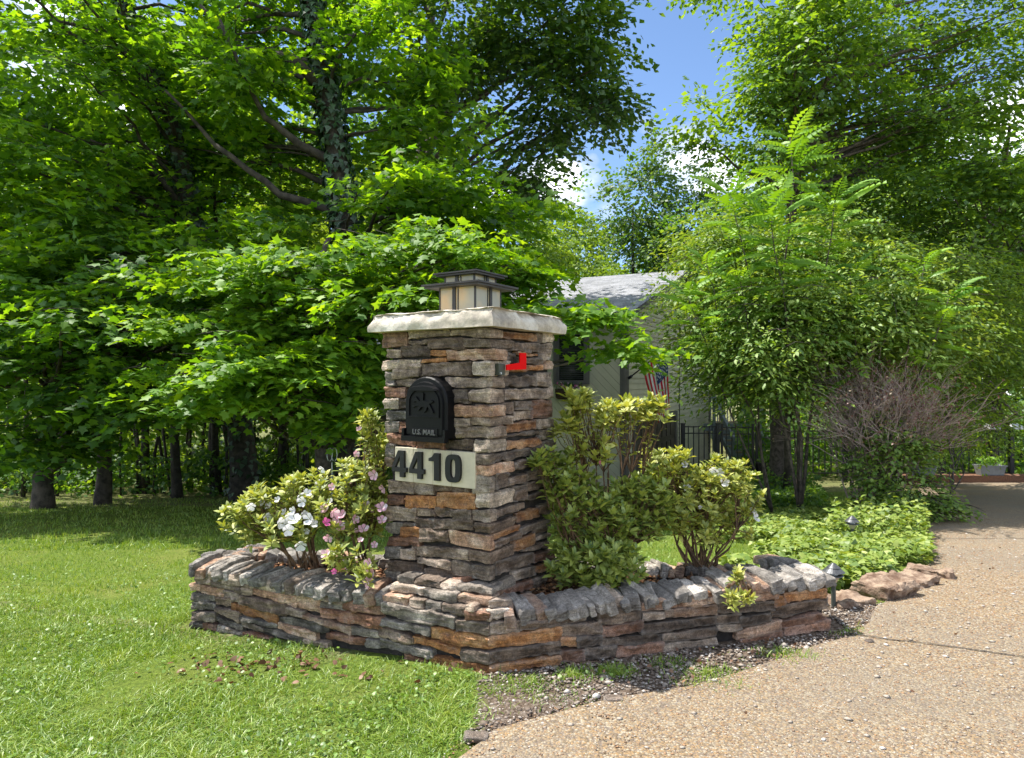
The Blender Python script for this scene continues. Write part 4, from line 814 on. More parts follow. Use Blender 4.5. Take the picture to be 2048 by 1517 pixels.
# far kerb
b = MB(); x0, x1 = at(1740, 0, 16.4).x, 16.8
b.box(x0, x1, 16.3, 16.62, -1.45, -.985); o = b.build('driveway_kerb', M['curb']); tag(o, 'low brown aggregate kerb wall across the far end of the driveway', 'kerb', kind='thing')
b = MB(); b.box(14.2, 14.5, 11.5, 16.3, -1.5, -.9); 
o = MB().box(at(1440, 0, 17.2).x, at(1545, 0, 17.2).x, 17.2, 17.8, -1.7, -1.06).build('terrace_wall', M['curb']); tag(o, 'low brown terrace wall under the iron gate', 'low wall')
def trough(px, label, Y=16.1):
    x = at(px, 0, Y).x; z = -.984; r = empty('planter_trough', (x, 16.44, z), label, 'planter trough', 'grey troughs on the far kerb')
    b = MB(); w0, w1 = .27, .32
    vs = [(s * w0, t * .10, 0) for s, t in ((-1, -1), (1, -1), (1, 1), (-1, 1))] + [(s * w1, t * .13, .24) for s, t in ((-1, -1), (1, -1), (1, 1), (-1, 1))] + [(s * (w1 - .02), t * .11, .24) for s, t in ((-1, -1), (1, -1), (1, 1), (-1, 1))] + [(s * (w1 - .03), t * .10, .2) for s, t in ((-1, -1), (1, -1), (1, 1), (-1, 1))]
    b.add(vs, [(3, 2, 1, 0)] + [(k * 4 + i, k * 4 + (i + 1) % 4, k * 4 + 4 + (i + 1) % 4, k * 4 + 4 + i) for k in range(3) for i in range(4)] + [(12, 13, 14, 15)])
    b.box(-w1 - .015, w1 + .015, -.145, -.13, .215, .245); b.box(-w1 - .015, w1 + .015, .13, .145, .215, .245)
    o = b.build('trough', M['trough'], r); o.matrix_parent_inverse.identity(); return r, x
tr1, tx1 = trough(1859, 'grey planter trough with yellow-green drooping leaves on the far kerb')
tr2, tx2 = trough(2000, 'grey planter trough with short upright seedlings on the far kerb')
pot = empty('flower_pot', tuple(at(1525, 934, 17.4)), 'small dark flower pot beside the iron gate', 'flower pot')
p_ = at(1525, 934, 17.4); b = MB(); b.cyl((p_.x, 17.4, -1.06), .10, .14, .24, 12); b.cyl((p_.x, 17.4, -.84), .155, .155, .03, 12); b.build('pot', M['mortar'], pot)
# deck stairs behind the gate
st = empty('deck_stairs', (7.2, 22, -1.3), 'grey wooden deck stairs with pale treads behind the iron gate', 'stairs')
sx0, sx1 = 6.98, 7.72
for k in range(6):
    y = 21.2 + k * .28; z = -1.18 + k * .165
    MB().box(sx0, sx1, y, y + .30, z, z + .04).build('tread', M['treadwood'], st); MB().box(sx0, sx1, y + .27, y + .29, z + .041, z + .165).build('riser', M['deckwood'], st)
for x in (sx0 - .05, sx1):
    b = MB(); b.prism([(x, 21.1, -1.45), (x, 22.95, -.36), (x, 22.95, -.18), (x, 21.1, -1.2)], (.05, 0, 0)); b.build('stringer', M['deckwood'], st)
for x, nx_ in ((sx0 - .14, -.05), (sx1 + .05, .05)):
    b = MB(); b.prism([(x, 20.9, -.62), (x, 22.95, .5), (x, 22.95, .68), (x, 20.9, -.44)], (.09, 0, 0)); b.build('handrail', M['deckwood'], st)
    MB().box(x, x + .09, 20.92, 21.01, -1.5, -.46).build('post', M['deckwood'], st); MB().box(x, x + .09, 22.95, 23.05, -1.5, .72).build('post', M['deckwood'], st)
dk = empty('deck', (7.3, 24, -1.5), 'raised wooden deck with grey railing behind the house corner', 'deck')
for k in range(10): MB().box(6.5, 8.6, 23.06 + k * .16, 23.21 + k * .16, -.22, -.18).build('plank', M['treadwood'], dk)
MB().box(6.5, 8.6, 23.0, 23.05, -.42, -.17).build('fascia', M['deckwood'], dk)
for x in (6.5, 8.5): MB().box(x, x + .1, 24.5, 24.6, -1.6, .72).build('post', M['deckwood'], dk); 
MB().box(8.5, 8.6, 23.06, 23.16, -1.6, .72).build('post', M['deckwood'], dk)
MB().box(6.5, 8.6, 24.48, 24.62, .66, .72).build('rail', M['deckwood'], dk); MB().box(8.48, 8.62, 23.06, 24.48, .66, .72).build('rail', M['deckwood'], dk)
for k in range(16): MB().box(6.62 + k * .12, 6.65 + k * .12, 24.53, 24.57, -.18, .66).build('baluster', M['deckwood'], dk)
# path lights
def path_light(loc, label, s=1.0):
    r = empty('path_light', (0, 0, 0), label, 'path light', 'grey path lights along the driveway edge')
    b = MB(); b.cyl((0, 0, -.05), .012, .012, .19, 10); b.build('stake', M['lampgreen'], r)
    b = MB(); b.cyl((0, 0, .14), .016, .030, .028, 16).cyl((0, 0, .168), .033, .033, .008, 16); b.build('cup', plain('pale_lamp_cup', (.55, .47, .33), .6), r, smooth=False)
    b = MB(); b.cyl((0, 0, .176), .05, .046, .005, 20); b.build('louver', M['lampgrey'], r)
    b = MB(); b.cyl((0, 0, .181), .022, .022, .016, 14); b.build('lens', M['white_plastic'], r)
    b = MB(); b.cyl((0, 0, .196), .056, .030, .022, 24).cyl((0, 0, .2185), .034, .008, .022, 24); b.build('cap', M['lampgrey'], r)
    for c in [o for o in D.objects if o.parent == r]: c.matrix_parent_inverse.identity()
    r.location = loc; r.scale = (s, s, s); return r
path_light((1.905, 4.0, -.01), 'grey path light with pagoda cap at the right end of the planter wall', 1.12)
path_light((3.25, 6.45, gz(3.25, 6.45) - .02), 'grey path light half buried in the ivy ground cover', 1.2)
# rough edging stones along the drive
def edging(x, y, lx, ly, h, yaw, label, mat='edging'):
    SEED[0] += 5; c, s = math.cos(yaw), math.sin(yaw); z0 = gz(x, y)
    o = stone('edging_stone', M[mat], None, lambda a, b, z: Vector((x + a * c - b * s, y + a * s + b * c, z0 + h / 2 - .02 + z)), lx, ly, h, None, rnd=.015, amp=.026, ns=(26, 16, 8), chisel=.014, freq=34)
    tag(o, label, 'edging stone', 'rough edging stones along the driveway')
edging(2.02, 4.08, .24, .18, .06, .3, 'small flat edging stone behind the nearer path light')
edging(2.38, 4.30, .36, .22, .12, .55, 'large reddish edging stone with broken front face, the biggest of the row')
edging(2.72, 4.60, .30, .20, .08, .6, 'flat brown edging stone behind the largest edging stone')
edging(3.03, 4.90, .28, .15, .08, -.6, 'tilted edging stone at the drive corner, farthest of the row')
for (x, y, s, lab) in ((-.135 - .0, 2.55, .05, 'flat grey stone lying on gravel at the lawn edge'), (.43, 2.83, .04, 'tan and slate flat stone at the edge of the pillar shadow'), (1.83, 3.45, .022, 'small dark lump on the paving beside the joint')):
    z0 = gz(x, y); o = stone('loose_stone', SM['g' if s > .03 else 'k'], None, lambda a, b, z: Vector((x + a, y + b, z0 + .006 + z)), s * 1.8, s, s * .45, None, rnd=.02, amp=.008, ns=(7, 6, 4)); tag(o, lab, 'stone')
# ------------------------------------------------------------------ leaves
def tri_fan(pts):
    v = [(0, .42, .02)] + pts; n = len(pts); return np.array(v, dtype=np.float32), np.array([(0, i, i % n + 1) for i in range(1, n + 1)])
mo = [(0, 0), (.46, .04), (.34, .26), (.62, .47), (.24, .58), (0, 1.0)]
mo = [(x, y, -.12 * abs(x)) for x, y in mo] + [(-x, y, -.12 * abs(x)) for x, y in mo[-2:0:-1]]
T_MAPLE = tri_fan(mo)
T_OVAL = (np.array([(0, 0, 0), (.2, .3, .05), (.17, .68, .04), (0, 1, -.08), (-.17, .68, .04), (-.2, .3, .05)], dtype=np.float32), np.array([(0, 1, 5), (1, 2, 4), (1, 4, 5), (2, 3, 4)]))
T_BROAD = (np.array([(0, 0, 0), (.33, .28, .06), (.26, .68, .04), (0, 1, -.08), (-.26, .68, .04), (-.33, .28, .06)], dtype=np.float32), np.array([(0, 1, 5), (1, 2, 4), (1, 4, 5), (2, 3, 4)]))
T_QUAD = (np.array([(0, 0, 0), (.36, .45, .08), (0, 1, -.05), (-.36, .5, .05)], dtype=np.float32), np.array([(0, 1, 3), (1, 2, 3)]))
T_IVY = (np.array([(0, .25, .0), (.12, .0, 0), (.5, .15, -.05), (.28, .45, 0), (0, 1, -.1), (-.28, .45, 0), (-.5, .15, -.05), (-.12, .0, 0)], dtype=np.float32), np.array([(0, 1, 2), (0, 2, 3), (0, 3, 4), (0, 4, 5), (0, 5, 6), (0, 6, 7), (0, 7, 1)]))
# pinnate frond: leaflets in pairs along an arching stalk (length 1)
def make_frond(n=9, ll=.24, w=.085):
    V = []; F = []
    for k in range(n):
        t = .12 + .84 * k / (n - 1); y = t; z = .22 * t - .42 * t * t; s = math.sin(math.pi * (.15 + .8 * t)) * ll
        for sg in (-1, 1):
            o = len(V); dx = sg * s * .92; dy = s * .38
            V += [(0, y, z), (dx * .5 + w * .3, y + dy * .5 - w * .5, z - .02), (dx, y + dy, z - .06), (dx * .5 - w * .3, y + dy * .5 + w * .5, z - .015)]; F += [(o, o + 1, o + 2), (o, o + 2, o + 3)]
    o = len(V); V += [(-.006, 0, 0), (.006, 0, 0), (0, .5, .01), (0, .97, -.19)]; F += [(o, o + 1, o + 2), (o + 2, o, o + 3)]
    return np.array(V, dtype=np.float32), np.array(F)
T_FROND = make_frond()
def nrmz(a): return a / (np.linalg.norm(a, axis=-1, keepdims=True) + 1e-9)
def leafmesh(name, T, pos, d, n, size, tint):
    tv, tf = T; d = nrmz(d); s = nrmz(np.cross(d, n)); n = np.cross(s, d); k = len(tv); m = len(pos)
    sz = np.broadcast_to(np.asarray(size, dtype=np.float32), (m,))[:, None, None]
    v = (s[:, None] * tv[None, :, :1] + d[:, None] * tv[None, :, 1:2] + n[:, None] * tv[None, :, 2:3]) * sz + pos[:, None]
    F = (tf[None] + (np.arange(m) * k)[:, None, None]).reshape(-1, 3)
    return fastmesh(name, v.reshape(-1, 3), [F], {'tint': np.repeat(np.clip(tint, 0, 1), k)})
def sprays(c, d, nl, L, size, wid=.5, tilt=.25, droop=.25, jit=.3):
    """flat leafy twigs: returns leaf positions, directions, normals and sizes"""
    m = len(c); d = nrmz(d); up = np.array([0, 0, 1.]) + rng.normal(0, tilt, (m, 3)); side = nrmz(np.cross(d, up)); up = np.cross(side, d)
    t = (np.arange(nl) + rng.uniform(0, 1, (m, nl))) / nl; sg = np.where(np.arange(nl) % 2 == 0, 1., -1.)[None] * rng.uniform(.3, 1, (m, nl))
    Ls = (L * rng.uniform(.7, 1.3, m))[:, None]
    wd = wid * (1 - .55 * t) * Ls * .5
    pos = c[:, None] + d[:, None] * ((t - .4) * Ls)[..., None] + side[:, None] * (sg * wd)[..., None] - np.array([0, 0, 1.]) * (droop * Ls * t * t)[..., None] + rng.normal(0, .02, (m, nl, 3)) * Ls[..., None]
    ld = d[:, None] * .7 + side[:, None] * (sg * 1.1)[..., None] - np.array([0, 0, 1.]) * .35 + rng.normal(0, jit, (m, nl, 3))
    ln = up[:, None] + rng.normal(0, jit, (m, nl, 3))
    return pos.reshape(-1, 3), ld.reshape(-1, 3), ln.reshape(-1, 3), (size * rng.uniform(.65, 1.25, (m, nl))).reshape(-1)
def clumped(blobs, dens, per, sig, flat=.45, r0=.35):
    """spray centres gathered in clumps inside ellipsoids; also returns the clump centres"""
    C = []; K = []; Dd = []
    for (c, r, w) in blobs:
        nc = max(2, int(dens * w)); v = nrmz(rng.normal(0, 1, (nc, 3))) * (rng.uniform(r0 ** 3, 1, (nc, 1)) ** (1 / 3)); cc = np.array(c)[None] + v * np.array(r)[None]
        K.append(cc); p = rng.normal(0, 1, (nc, per, 3)) * np.array([sig, sig, sig * flat]) + cc[:, None]; C.append(p.reshape(-1, 3))
        o = nrmz(p - np.array(c)[None, None]) * np.array([1, 1, .25]) + rng.normal(0, .35, p.shape) * np.array([1, 1, .3]); Dd.append(o.reshape(-1, 3))
    return np.concatenate(C), nrmz(np.concatenate(Dd)), np.concatenate(K)
def curve(p, q, n=6, sag=.0, wob=.1, seed=0):
    p = Vector(p); q = Vector(q); L_ = (q - p).length; out = []
    for k in range(n + 1):
        t = k / n; v = p.lerp(q, t); v.z += sag * L_ * 4 * t * (1 - t)
        w = wob * L_ * math.sin(math.pi * t); v += Vector((noise.noise(Vector((t * 2.5, seed, 0))), noise.noise(Vector((t * 2.5, seed, 7))), .4 * noise.noise(Vector((t * 2.5, seed, 13))))) * w
        out.append(v)
    return out
def BW(px, py, Y, rx, ry, ryd=None, w=1.0):
    """a foliage volume: place and half sizes in metres measured on the photograph at distance Y"""
    p = at(px, py, Y); a = rx / FPX * Y; b = ry / FPX * Y; return ((p.x, p.y, p.z), (a, ryd or a * .8, b), w)
def tree(name, label, cat, spine, rad, blobs, leaf, T, size, dens, per, sig, nl, L, bark='bark', group=None, flat=.45, ivy=0, limbs=14, tintc=.5, tints=.2, droop=.25, wid=.5, tilt=.25, lk=8, twigs=True, dead=0, r0=.35, crown_name='crown', elimbs=()):
    base = spine[0]; r = empty(name, tuple(base), label, cat, group)
    # trunk
    pts = []
    for i in range(len(spine) - 1):
        sgm = curve(spine[i], spine[i + 1], 5, 0, .04, seed=len(name) + i + base[0]); pts += sgm[:-1]
    pts.append(Vector(spine[-1])); n = len(pts)
    rs = [rad * ((1 - .78 * i / (n - 1)) + (.22 * math.exp(-i * 1.3) if i < 5 else 0)) for i in range(n)]
    MB().tube([pts[0] - Vector((0, 0, .4))] + pts, [rs[0] * 1.1] + rs, lk).build('trunk', M[bark], r, smooth=True)
    C, Dv, K = clumped(blobs, dens, per, sig, flat, r0)
    pos, ld, ln, sz = sprays(C, Dv, nl, L, size, wid, tilt, droop)
    tb = np.repeat(rng.normal(tintc, tints * .6, len(C)), nl) + rng.normal(0, tints, len(pos))
    me = leafmesh(crown_name, T, pos.astype(np.float32), ld, ln, sz, tb); link(crown_name, me, M[leaf], r, kind='stuff')
    # limbs reach from the trunk to the clumps
    b = MB(); order = list(range(len(K))); random.shuffle(order)
    for q in order[:limbs]:
        k = Vector(K[q]); best = min(range(n), key=lambda i: abs(pts[i].z - (k.z - .35 * (k.xy - pts[i].xy).length)) + .15 * (pts[i] - k).length)
        ra = min(rs[best] * .5, .012 * (k - pts[best]).length + .015); cv = curve(pts[best], k, 7, .03, .14, seed=q * 1.7)
        b.tube(cv, [ra * (1 - .82 * i / 7) for i in range(8)], 5)
        for _ in range(3):
            j = random.randint(3, 6); e = cv[j] + Vector((random.gauss(0, 1), random.gauss(0, 1), random.gauss(.1, .5))) * .5 * sig * 2; b.tube(curve(cv[j], e, 3, .02, .1, seed=q + _), [ra * .3, ra * .22, ra * .15, ra * .06], 4)
    for (lp, lr) in elimbs: b.tube([q for i in range(len(lp) - 1) for q in curve(lp[i], lp[i + 1], 4, .02, .06, seed=i + lr * 50)], [lr * (1 - .75 * i / (5 * (len(lp) - 1) - 1)) for i in range(5 * (len(lp) - 1))], 7)
    if twigs:
        for i in rng.choice(len(C), min(len(C), 260), replace=False):
            c = Vector(C[i]); d = Vector(Dv[i]); b.tube([c - d * L * .5, c + d * L * .1 , c + d * L * .55 - Vector((0, 0, droop * L * .3))], [.006, .005, .002], 3)
    if b.v: b.build('limb', M[bark], r, smooth=True, kind='stuff')
    if ivy:
        m = ivy; t = rng.uniform(0, 1, m) ** .8 * (n - 1.01) * .9; i0 = t.astype(int); fr = (t - i0)[:, None]; PA = np.array([tuple(p) for p in pts]); RS = np.array(rs)
        c = PA[i0] * (1 - fr) + PA[i0 + 1] * fr; a = rng.uniform(0, 6.283, m); o = np.stack([np.cos(a), np.sin(a), np.zeros(m)], 1)
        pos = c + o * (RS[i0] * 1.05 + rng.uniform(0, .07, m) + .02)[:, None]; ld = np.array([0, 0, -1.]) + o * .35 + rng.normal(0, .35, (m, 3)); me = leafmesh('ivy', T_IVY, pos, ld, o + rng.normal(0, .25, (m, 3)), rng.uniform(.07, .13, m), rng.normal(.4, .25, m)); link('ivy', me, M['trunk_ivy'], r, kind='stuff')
    return r
def sp(*a): return [tuple(at(px, py, Y)) for px, py, Y in a]
def foot(px, Y): x = (px - 1024) / FPX * Y; return (x, Y, gz(x, Y) - .02)
# ------------------------------------------------------------------ left maples
tree('maple_tree', 'big ivy covered maple with leaning dark trunk, behind the left part of the lawn', 'tree', [foot(490, 13)] + sp((470, 700, 13), (395, 480, 13), (345, 250, 12.8), (250, 20, 12.6), (200, -120, 12.5)), .26,
     [BW(130, 120, 11.5, 270, 150, 2.2, 1.3), BW(330, 60, 14, 230, 120, 1.4, 1), BW(90, 330, 11.5, 170, 130, 2, 1), BW(300, 300, 14.3, 210, 130, 1.2, 1.1), BW(-60, 450, 12, 150, 220, 2, .8), BW(210, 500, 11, 150, 80, 1.6, .7), BW(150, -220, 12.5, 420, 180, 3, 1.4)],
     'maple', T_MAPLE, .13, 32, 8, .27, 14, .7, bark='bark_dark', ivy=1800, limbs=60, tintc=.5, elimbs=[(sp((335, 230, 12.9), (290, 130, 12.3), (190, 60, 11.8), (100, 40, 11.3)), .09), (sp((385, 440, 13), (300, 330, 12.2), (180, 280, 11.6)), .08), (sp((400, 500, 13), (250, 505, 12), (150, 560, 11)), .06)])
tree('maple_tree', 'tallest maple with thick ivy wrapped trunk above the pillar lantern', 'tree', [foot(700, 11.5)] + sp((705, 700, 11.5), (690, 430, 11.5), (655, 180, 11.4), (615, -60, 11.3), (600, -200, 11.3)), .29,
     [BW(560, 60, 13, 260, 130, 1.2, 1.1), BW(520, 330, 13, 180, 120, 1.2, .9), BW(470, 130, 10.6, 90, 60, 1, .35), BW(740, 60, 10.4, 50, 60, .8, .2), BW(850, 270, 12.3, 80, 110, 1.2, .6), BW(800, 420, 10.4, 160, 80, 1.5, .65), BW(930, 430, 10.8, 130, 70, 1.4, .5), BW(500, 470, 10.6, 80, 50, 1, .3), BW(600, -230, 11.5, 380, 160, 2.6, 1.2), BW(760, 100, 12, 130, 120, 1.3, .5)],
     'maple', T_MAPLE, .13, 29, 8, .26, 14, .68, bark='bark_dark', ivy=3600, limbs=60, tintc=.55, elimbs=[(sp((655, 190, 11.4), (590, 120, 11), (470, 95, 10.8), (400, 10, 10.6)), .10), (sp((675, 330, 11.5), (600, 290, 11), (530, 235, 10.7), (440, 40, 10.5)), .09), (sp((690, 430, 11.5), (560, 390, 11), (430, 290, 10.7), (330, 180, 10.5)), .08), (sp((690, 400, 11.5), (780, 420, 10.8), (900, 470, 10.4)), .07)])
tree('maple_tree', 'small bright green maple with slim trunk and layered boughs, left of the pillar', 'tree', [foot(645, 9.6)] + sp((640, 800, 9.6), (632, 640, 9.5), (640, 520, 9.4), (660, 470, 9.4)), .125,
     [BW(560, 560, 8.8, 190, 50, 1.5, 1), BW(480, 655, 8.6, 130, 36, 1.3, .7), BW(620, 720, 8.2, 200, 50, 1.3, 1.1), BW(450, 770, 8.4, 130, 40, 1.1, .6), BW(760, 600, 8.2, 150, 55, 1.2, .8), BW(840, 520, 8.6, 180, 50, 1.3, .9), BW(980, 550, 8.8, 100, 40, 1.1, .5), BW(1080, 628, 8.6, 70, 14, .8, .2), BW(1180, 640, 8.3, 80, 12, .6, .15), BW(1240, 690, 8.1, 45, 20, .4, .1), BW(700, 800, 8.4, 60, 50, .8, .25)],
     'maple_light', T_MAPLE, .10, 42, 8, .2, 13, .5, limbs=150, tintc=.55, flat=.3)
tree('maple_tree', 'low spreading blue-green maple at the far left edge of the lawn', 'tree', [foot(86, 11.6)] + sp((90, 850, 11.6), (110, 700, 11.5), (100, 500, 11.5)), .17,
     [BW(100, 760, 10, 170, 90, 1.5, 1), BW(250, 650, 9.8, 190, 80, 1.6, 1), BW(330, 780, 10, 140, 60, 1.3, .7), BW(40, 600, 10.5, 150, 90, 1.5, .8), BW(80, 890, 10, 90, 40, 1, .4), BW(380, 560, 10.2, 130, 60, 1.3, .5)],
     'maple', T_MAPLE, .12, 30, 8, .25, 13, .6, bark='bark_pale', limbs=60, tintc=.42)
# straight trunks along the wood edge
for (px, Y, rad, top, lab, wv) in ((205, 12.3, .13, (215, 300), 'straight pale trunked tree between the leaning maple and the lawn corner', .9), (355, 13.5, .10, (350, 380), 'slim dark tree directly left of the ivy covered leaning maple', .7), (432, 14.5, .12, (430, 330), 'slender dark tree just beside the leaning maple trunk', .6), (288, 15, .10, (280, 300), 'thin dark tree deep in the shade between two pale trunks', .7), (560, 15.5, .11, (560, 350), 'thin tree in sunlit undergrowth, right of the leaning maple', .8)):
    tree('woodland_tree', lab, 'tree', [foot(px, Y)] + sp((px + 3, 700, Y), (top[0], top[1], Y)), rad, [BW(px, 420, Y, 150, 200, 1.8, wv), BW(px + 20, 640, Y, 130, 110, 1.6, wv * .7)], 'maple' if px != 560 else 'far_yellow', T_MAPLE, .14, 26, 8, .4, 12, .8, bark='bark_pale' if px == 205 else 'bark_dark', limbs=22, tintc=.5, twigs=False)
# ------------------------------------------------------------------ dark-leaved tree behind, over the sky gap
tree('ash_tree', 'tall dark leaved tree with upswept limbs, its hanging boughs edging the open sky', 'tree', [foot(860, 19)] + sp((870, 600, 19), (840, 350, 18.5), (860, 100, 18), (880, -200, 18)), .3,
     [BW(900, 40, 15.5, 170, 90, 2.2, .9), BW(1060, 50, 15, 120, 60, 1.8, .6), BW(1120, 150, 15, 75, 60, 1.2, .34), BW(1090, -90, 15, 120, 60, 1.8, .5), BW(1190, 60, 15, 50, 60, 1, .28), BW(1195, 190, 15, 45, 55, .9, .26), BW(1100, 260, 15.2, 100, 40, 1.3, .34), BW(1060, 340, 15.2, 60, 35, 1, .2), BW(940, 180, 15.8, 90, 50, 1.4, .2), BW(980, 390, 16, 80, 40, 1.3, .2), BW(900, -150, 16, 260, 120, 3, 1)],
     'oval', T_QUAD, .155, 50, 7, .27, 14, .75, bark='bark', limbs=24, tintc=.55, droop=.55, wid=.7, elimbs=[(sp((850, 330, 18.4), (880, 230, 17.5), (950, 120, 16), (1060, 60, 15)), .11), (sp((850, 250, 18.4), (940, 200, 17), (1030, 150, 15.5), (1140, 120, 15)), .09)])
# ------------------------------------------------------------------ right side
tree('hackberry_tree', 'tall slim tree with dark straight trunk and airy oval leaved crown on the right', 'tree', [foot(1556, 13.2)] + sp((1553, 820, 13.2), (1570, 600, 13.2), (1590, 350, 13), (1592, 100, 12.8), (1585, -120, 12.6)), .165,
     [BW(1580, 50, 12, 80, 60, 1.5, .36), BW(1520, 165, 11.8, 80, 46, 1.2, .34), BW(1400, 245, 11.6, 50, 14, .9, .1), BW(1640, 130, 12, 150, 90, 1.8, .8), BW(1800, 60, 13.5, 150, 90, 1.8, .8), BW(1960, 110, 13.5, 140, 100, 1.8, .8), BW(1540, 300, 11.8, 80, 35, 1.2, .28), BW(1700, 290, 13.6, 150, 75, 1.6, .8), BW(1880, 260, 13.6, 150, 75, 1.7, .8), BW(1600, -150, 12.5, 230, 130, 2.8, .9), BW(1950, -130, 13, 230, 130, 2.8, .9), BW(1620, 60, 13, 120, 60, 1.5, .4)],
     'hack', T_QUAD, .11, 46, 8, .26, 15, .65, bark='bark', limbs=120, tintc=.45, droop=.3, wid=.65)
tree('hackberry_tree', 'broad spreading tree with drooping layered boughs at the right frame edge', 'tree', [foot(1985, 18)] + sp((1984, 800, 18), (1990, 500, 16), (2020, 250, 14)), .14,
     [BW(1750, 420, 13.5, 170, 60, 1.5, .9), BW(1930, 420, 13, 170, 80, 1.6, 1), BW(1850, 550, 13.5, 150, 50, 1.5, .7), BW(2020, 560, 13, 130, 80, 1.5, .8), BW(1960, 680, 13, 120, 45, 1.3, .6), BW(2030, 330, 13, 130, 60, 1.5, .6)],
     'hack', T_QUAD, .11, 40, 8, .27, 15, .62, bark='bark', limbs=70, tintc=.4, droop=.35, wid=.6)
MB().tube([Vector(foot(1578, 12.6)), at(1575, 850, 12.6), at(1572, 790, 12.6)], [.075, .065, .055], 8)
ft = Vector(foot(1574, 12.4)); o = MB().tube([ft, ft + Vector((.01, 0, .7)), ft + Vector((.0, .02, 1.75))], [.075, .065, .06], 8).build('bare_post', M['bark_pale'], smooth=True); tag(o, 'short pale bare trunk standing directly beside the dark hackberry trunk', 'tree trunk')
# frond-leaved young tree
def frond_tree(name, label, foot_, tips, nfr, flen, leaf, rad=.05, group=None, tintc=.55):
    r = empty(name, tuple(foot_), label, 'tree', group); b = MB(); P_ = []; Dd = []; NN = []; S = []
    f = Vector(foot_)
    for q, (t, spread) in enumerate(tips):
        t = Vector(t); cv = curve(f, t, 8, .02, .07, seed=q * 3.1 + f.x); b.tube(cv, [rad * (1 - .8 * i / 8) for i in range(9)], 6)
        for k in range(nfr):
            u = 1 - (k / nfr) ** 1.3 * spread; i = min(7, int(u * 8)); p = cv[i].lerp(cv[i + 1], u * 8 - i); an = k * 2.399 + random.uniform(-.3, .3)
            el = .75 - 1.0 * (k / nfr) + random.gauss(0, .15); d = Vector((math.cos(an) * math.cos(el), math.sin(an) * math.cos(el), math.sin(el)))
            P_.append(p); Dd.append(d); NN.append(Vector((0, 0, 1)) + d * -.2 + Vector((random.gauss(0, .2), random.gauss(0, .2), 0))); S.append(flen * random.uniform(.7, 1.15))
    b.build('stem', M['bark'], r, smooth=True)
    me = leafmesh('fronds', T_FROND, np.array([tuple(p) for p in P_]), np.array([tuple(p) for p in Dd]), np.array([tuple(p) for p in NN]), np.array(S), rng.normal(tintc, .2, len(P_))); link('fronds', me, M[leaf], r, kind='stuff'); return r
frond_tree('sumac_tree', 'young tree with long bright feathery fronds, standing up before the slim dark trunk', foot(1600, 9.3), [(at(1580, 275, 8.9), .35), (at(1460, 390, 8.6), .35), (at(1670, 400, 8.9), .35), (at(1540, 420, 8.5), .4)], 26, .62, 'locust', .026)
frond_tree('sumac_tree', 'lower feathery fronded sapling hanging beside the house flag', foot(1545, 9.6), [(at(1410, 520, 8.8), .4), (at(1375, 590, 8.6), .35), (at(1480, 560, 8.7), .4)], 20, .5, 'locust', .02)
frond_tree('sumac_tree', 'feathery fronded sapling rising over the layered shrubs on the right', foot(1760, 8.8), [(at(1700, 545, 8.7), .45), (at(1850, 520, 8.6), .45), (at(1900, 590, 8.4), .5)], 18, .5, 'locust', .02)
# mass of arching shrubs
def arching(name, label, foot_, blobs, dens, leaf='shrub', T=T_OVAL, size=.085, group=None, per=8, sig=.22, nl=16, L=.72, limbs=60, tintc=.5, **k):
    f = foot_; sp_ = [tuple(f), (f[0] + .05, f[1], f[2] + .6), (f[0], f[1] + .05, f[2] + 1.3)]
    return tree(name, label, 'shrub', sp_, .028, blobs, leaf, T, size, dens, per, sig, nl, L, bark='bark', limbs=limbs, tintc=tintc, group=group, droop=.4, wid=.35, flat=.5, **k)
arching('arching_shrub', 'large arching shrub with small glossy leaves covering the right end of the house', foot(1590, 10.8), [BW(1440, 480, 10.4, 70, 60, .8, .5), BW(1385, 590, 10.2, 40, 45, .5, .26), BW(1400, 660, 10, 35, 30, .4, .14), BW(1500, 600, 9.9, 100, 80, .8, .9), BW(1460, 695, 9.6, 70, 35, .7, .42), BW(1560, 520, 10.3, 110, 80, .9, .8), BW(1480, 765, 9.8, 70, 25, .6, .25), BW(1540, 680, 8.9, 90, 40, .5, .5), BW(1600, 590, 8.9, 80, 40, .5, .4), BW(1560, 765, 8.9, 60, 16, .4, .18)], 58, tintc=.6)
arching('arching_shrub', 'broad arching shrub with pale tips above the reddish twiggy bush', foot(1700, 10.8), [BW(1620, 650, 9.9, 110, 70, .9, .9), BW(1720, 570, 10.3, 120, 80, 1, .9), BW(1780, 680, 9.9, 120, 60, .9, 1), BW(1650, 480, 10.8, 120, 60, 1, .7), BW(1580, 750, 9.8, 70, 30, .7, .3), BW(1700, 640, 8.9, 90, 40, .5, .45), BW(1820, 600, 9, 80, 40, .5, .4)], 58, tintc=.6)
arching('arching_shrub', 'yellow-green arching shrub beside the far fence at the right edge', foot(1900, 11.4), [BW(1880, 640, 10.6, 120, 75, 1, .8), BW(1990, 700, 11.4, 110, 70, 1, .9), BW(1880, 770, 11.6, 100, 45, 1, .5), BW(1980, 580, 11, 110, 50, 1, .6), BW(1860, 520, 11, 90, 40, 1, .4), BW(1930, 830, 13, 110, 50, 1, .5)], 56, leaf='far_yellow', size=.075)
arching('arching_shrub', 'pale drooping-leaved shrub directly behind the left planter trough', foot(1880, 16.0), [BW(1870, 860, 15.2, 60, 30, .8, .5), BW(1830, 820, 15.6, 80, 40, 1, .5)], 40, leaf='far_yellow', size=.11, limbs=14)
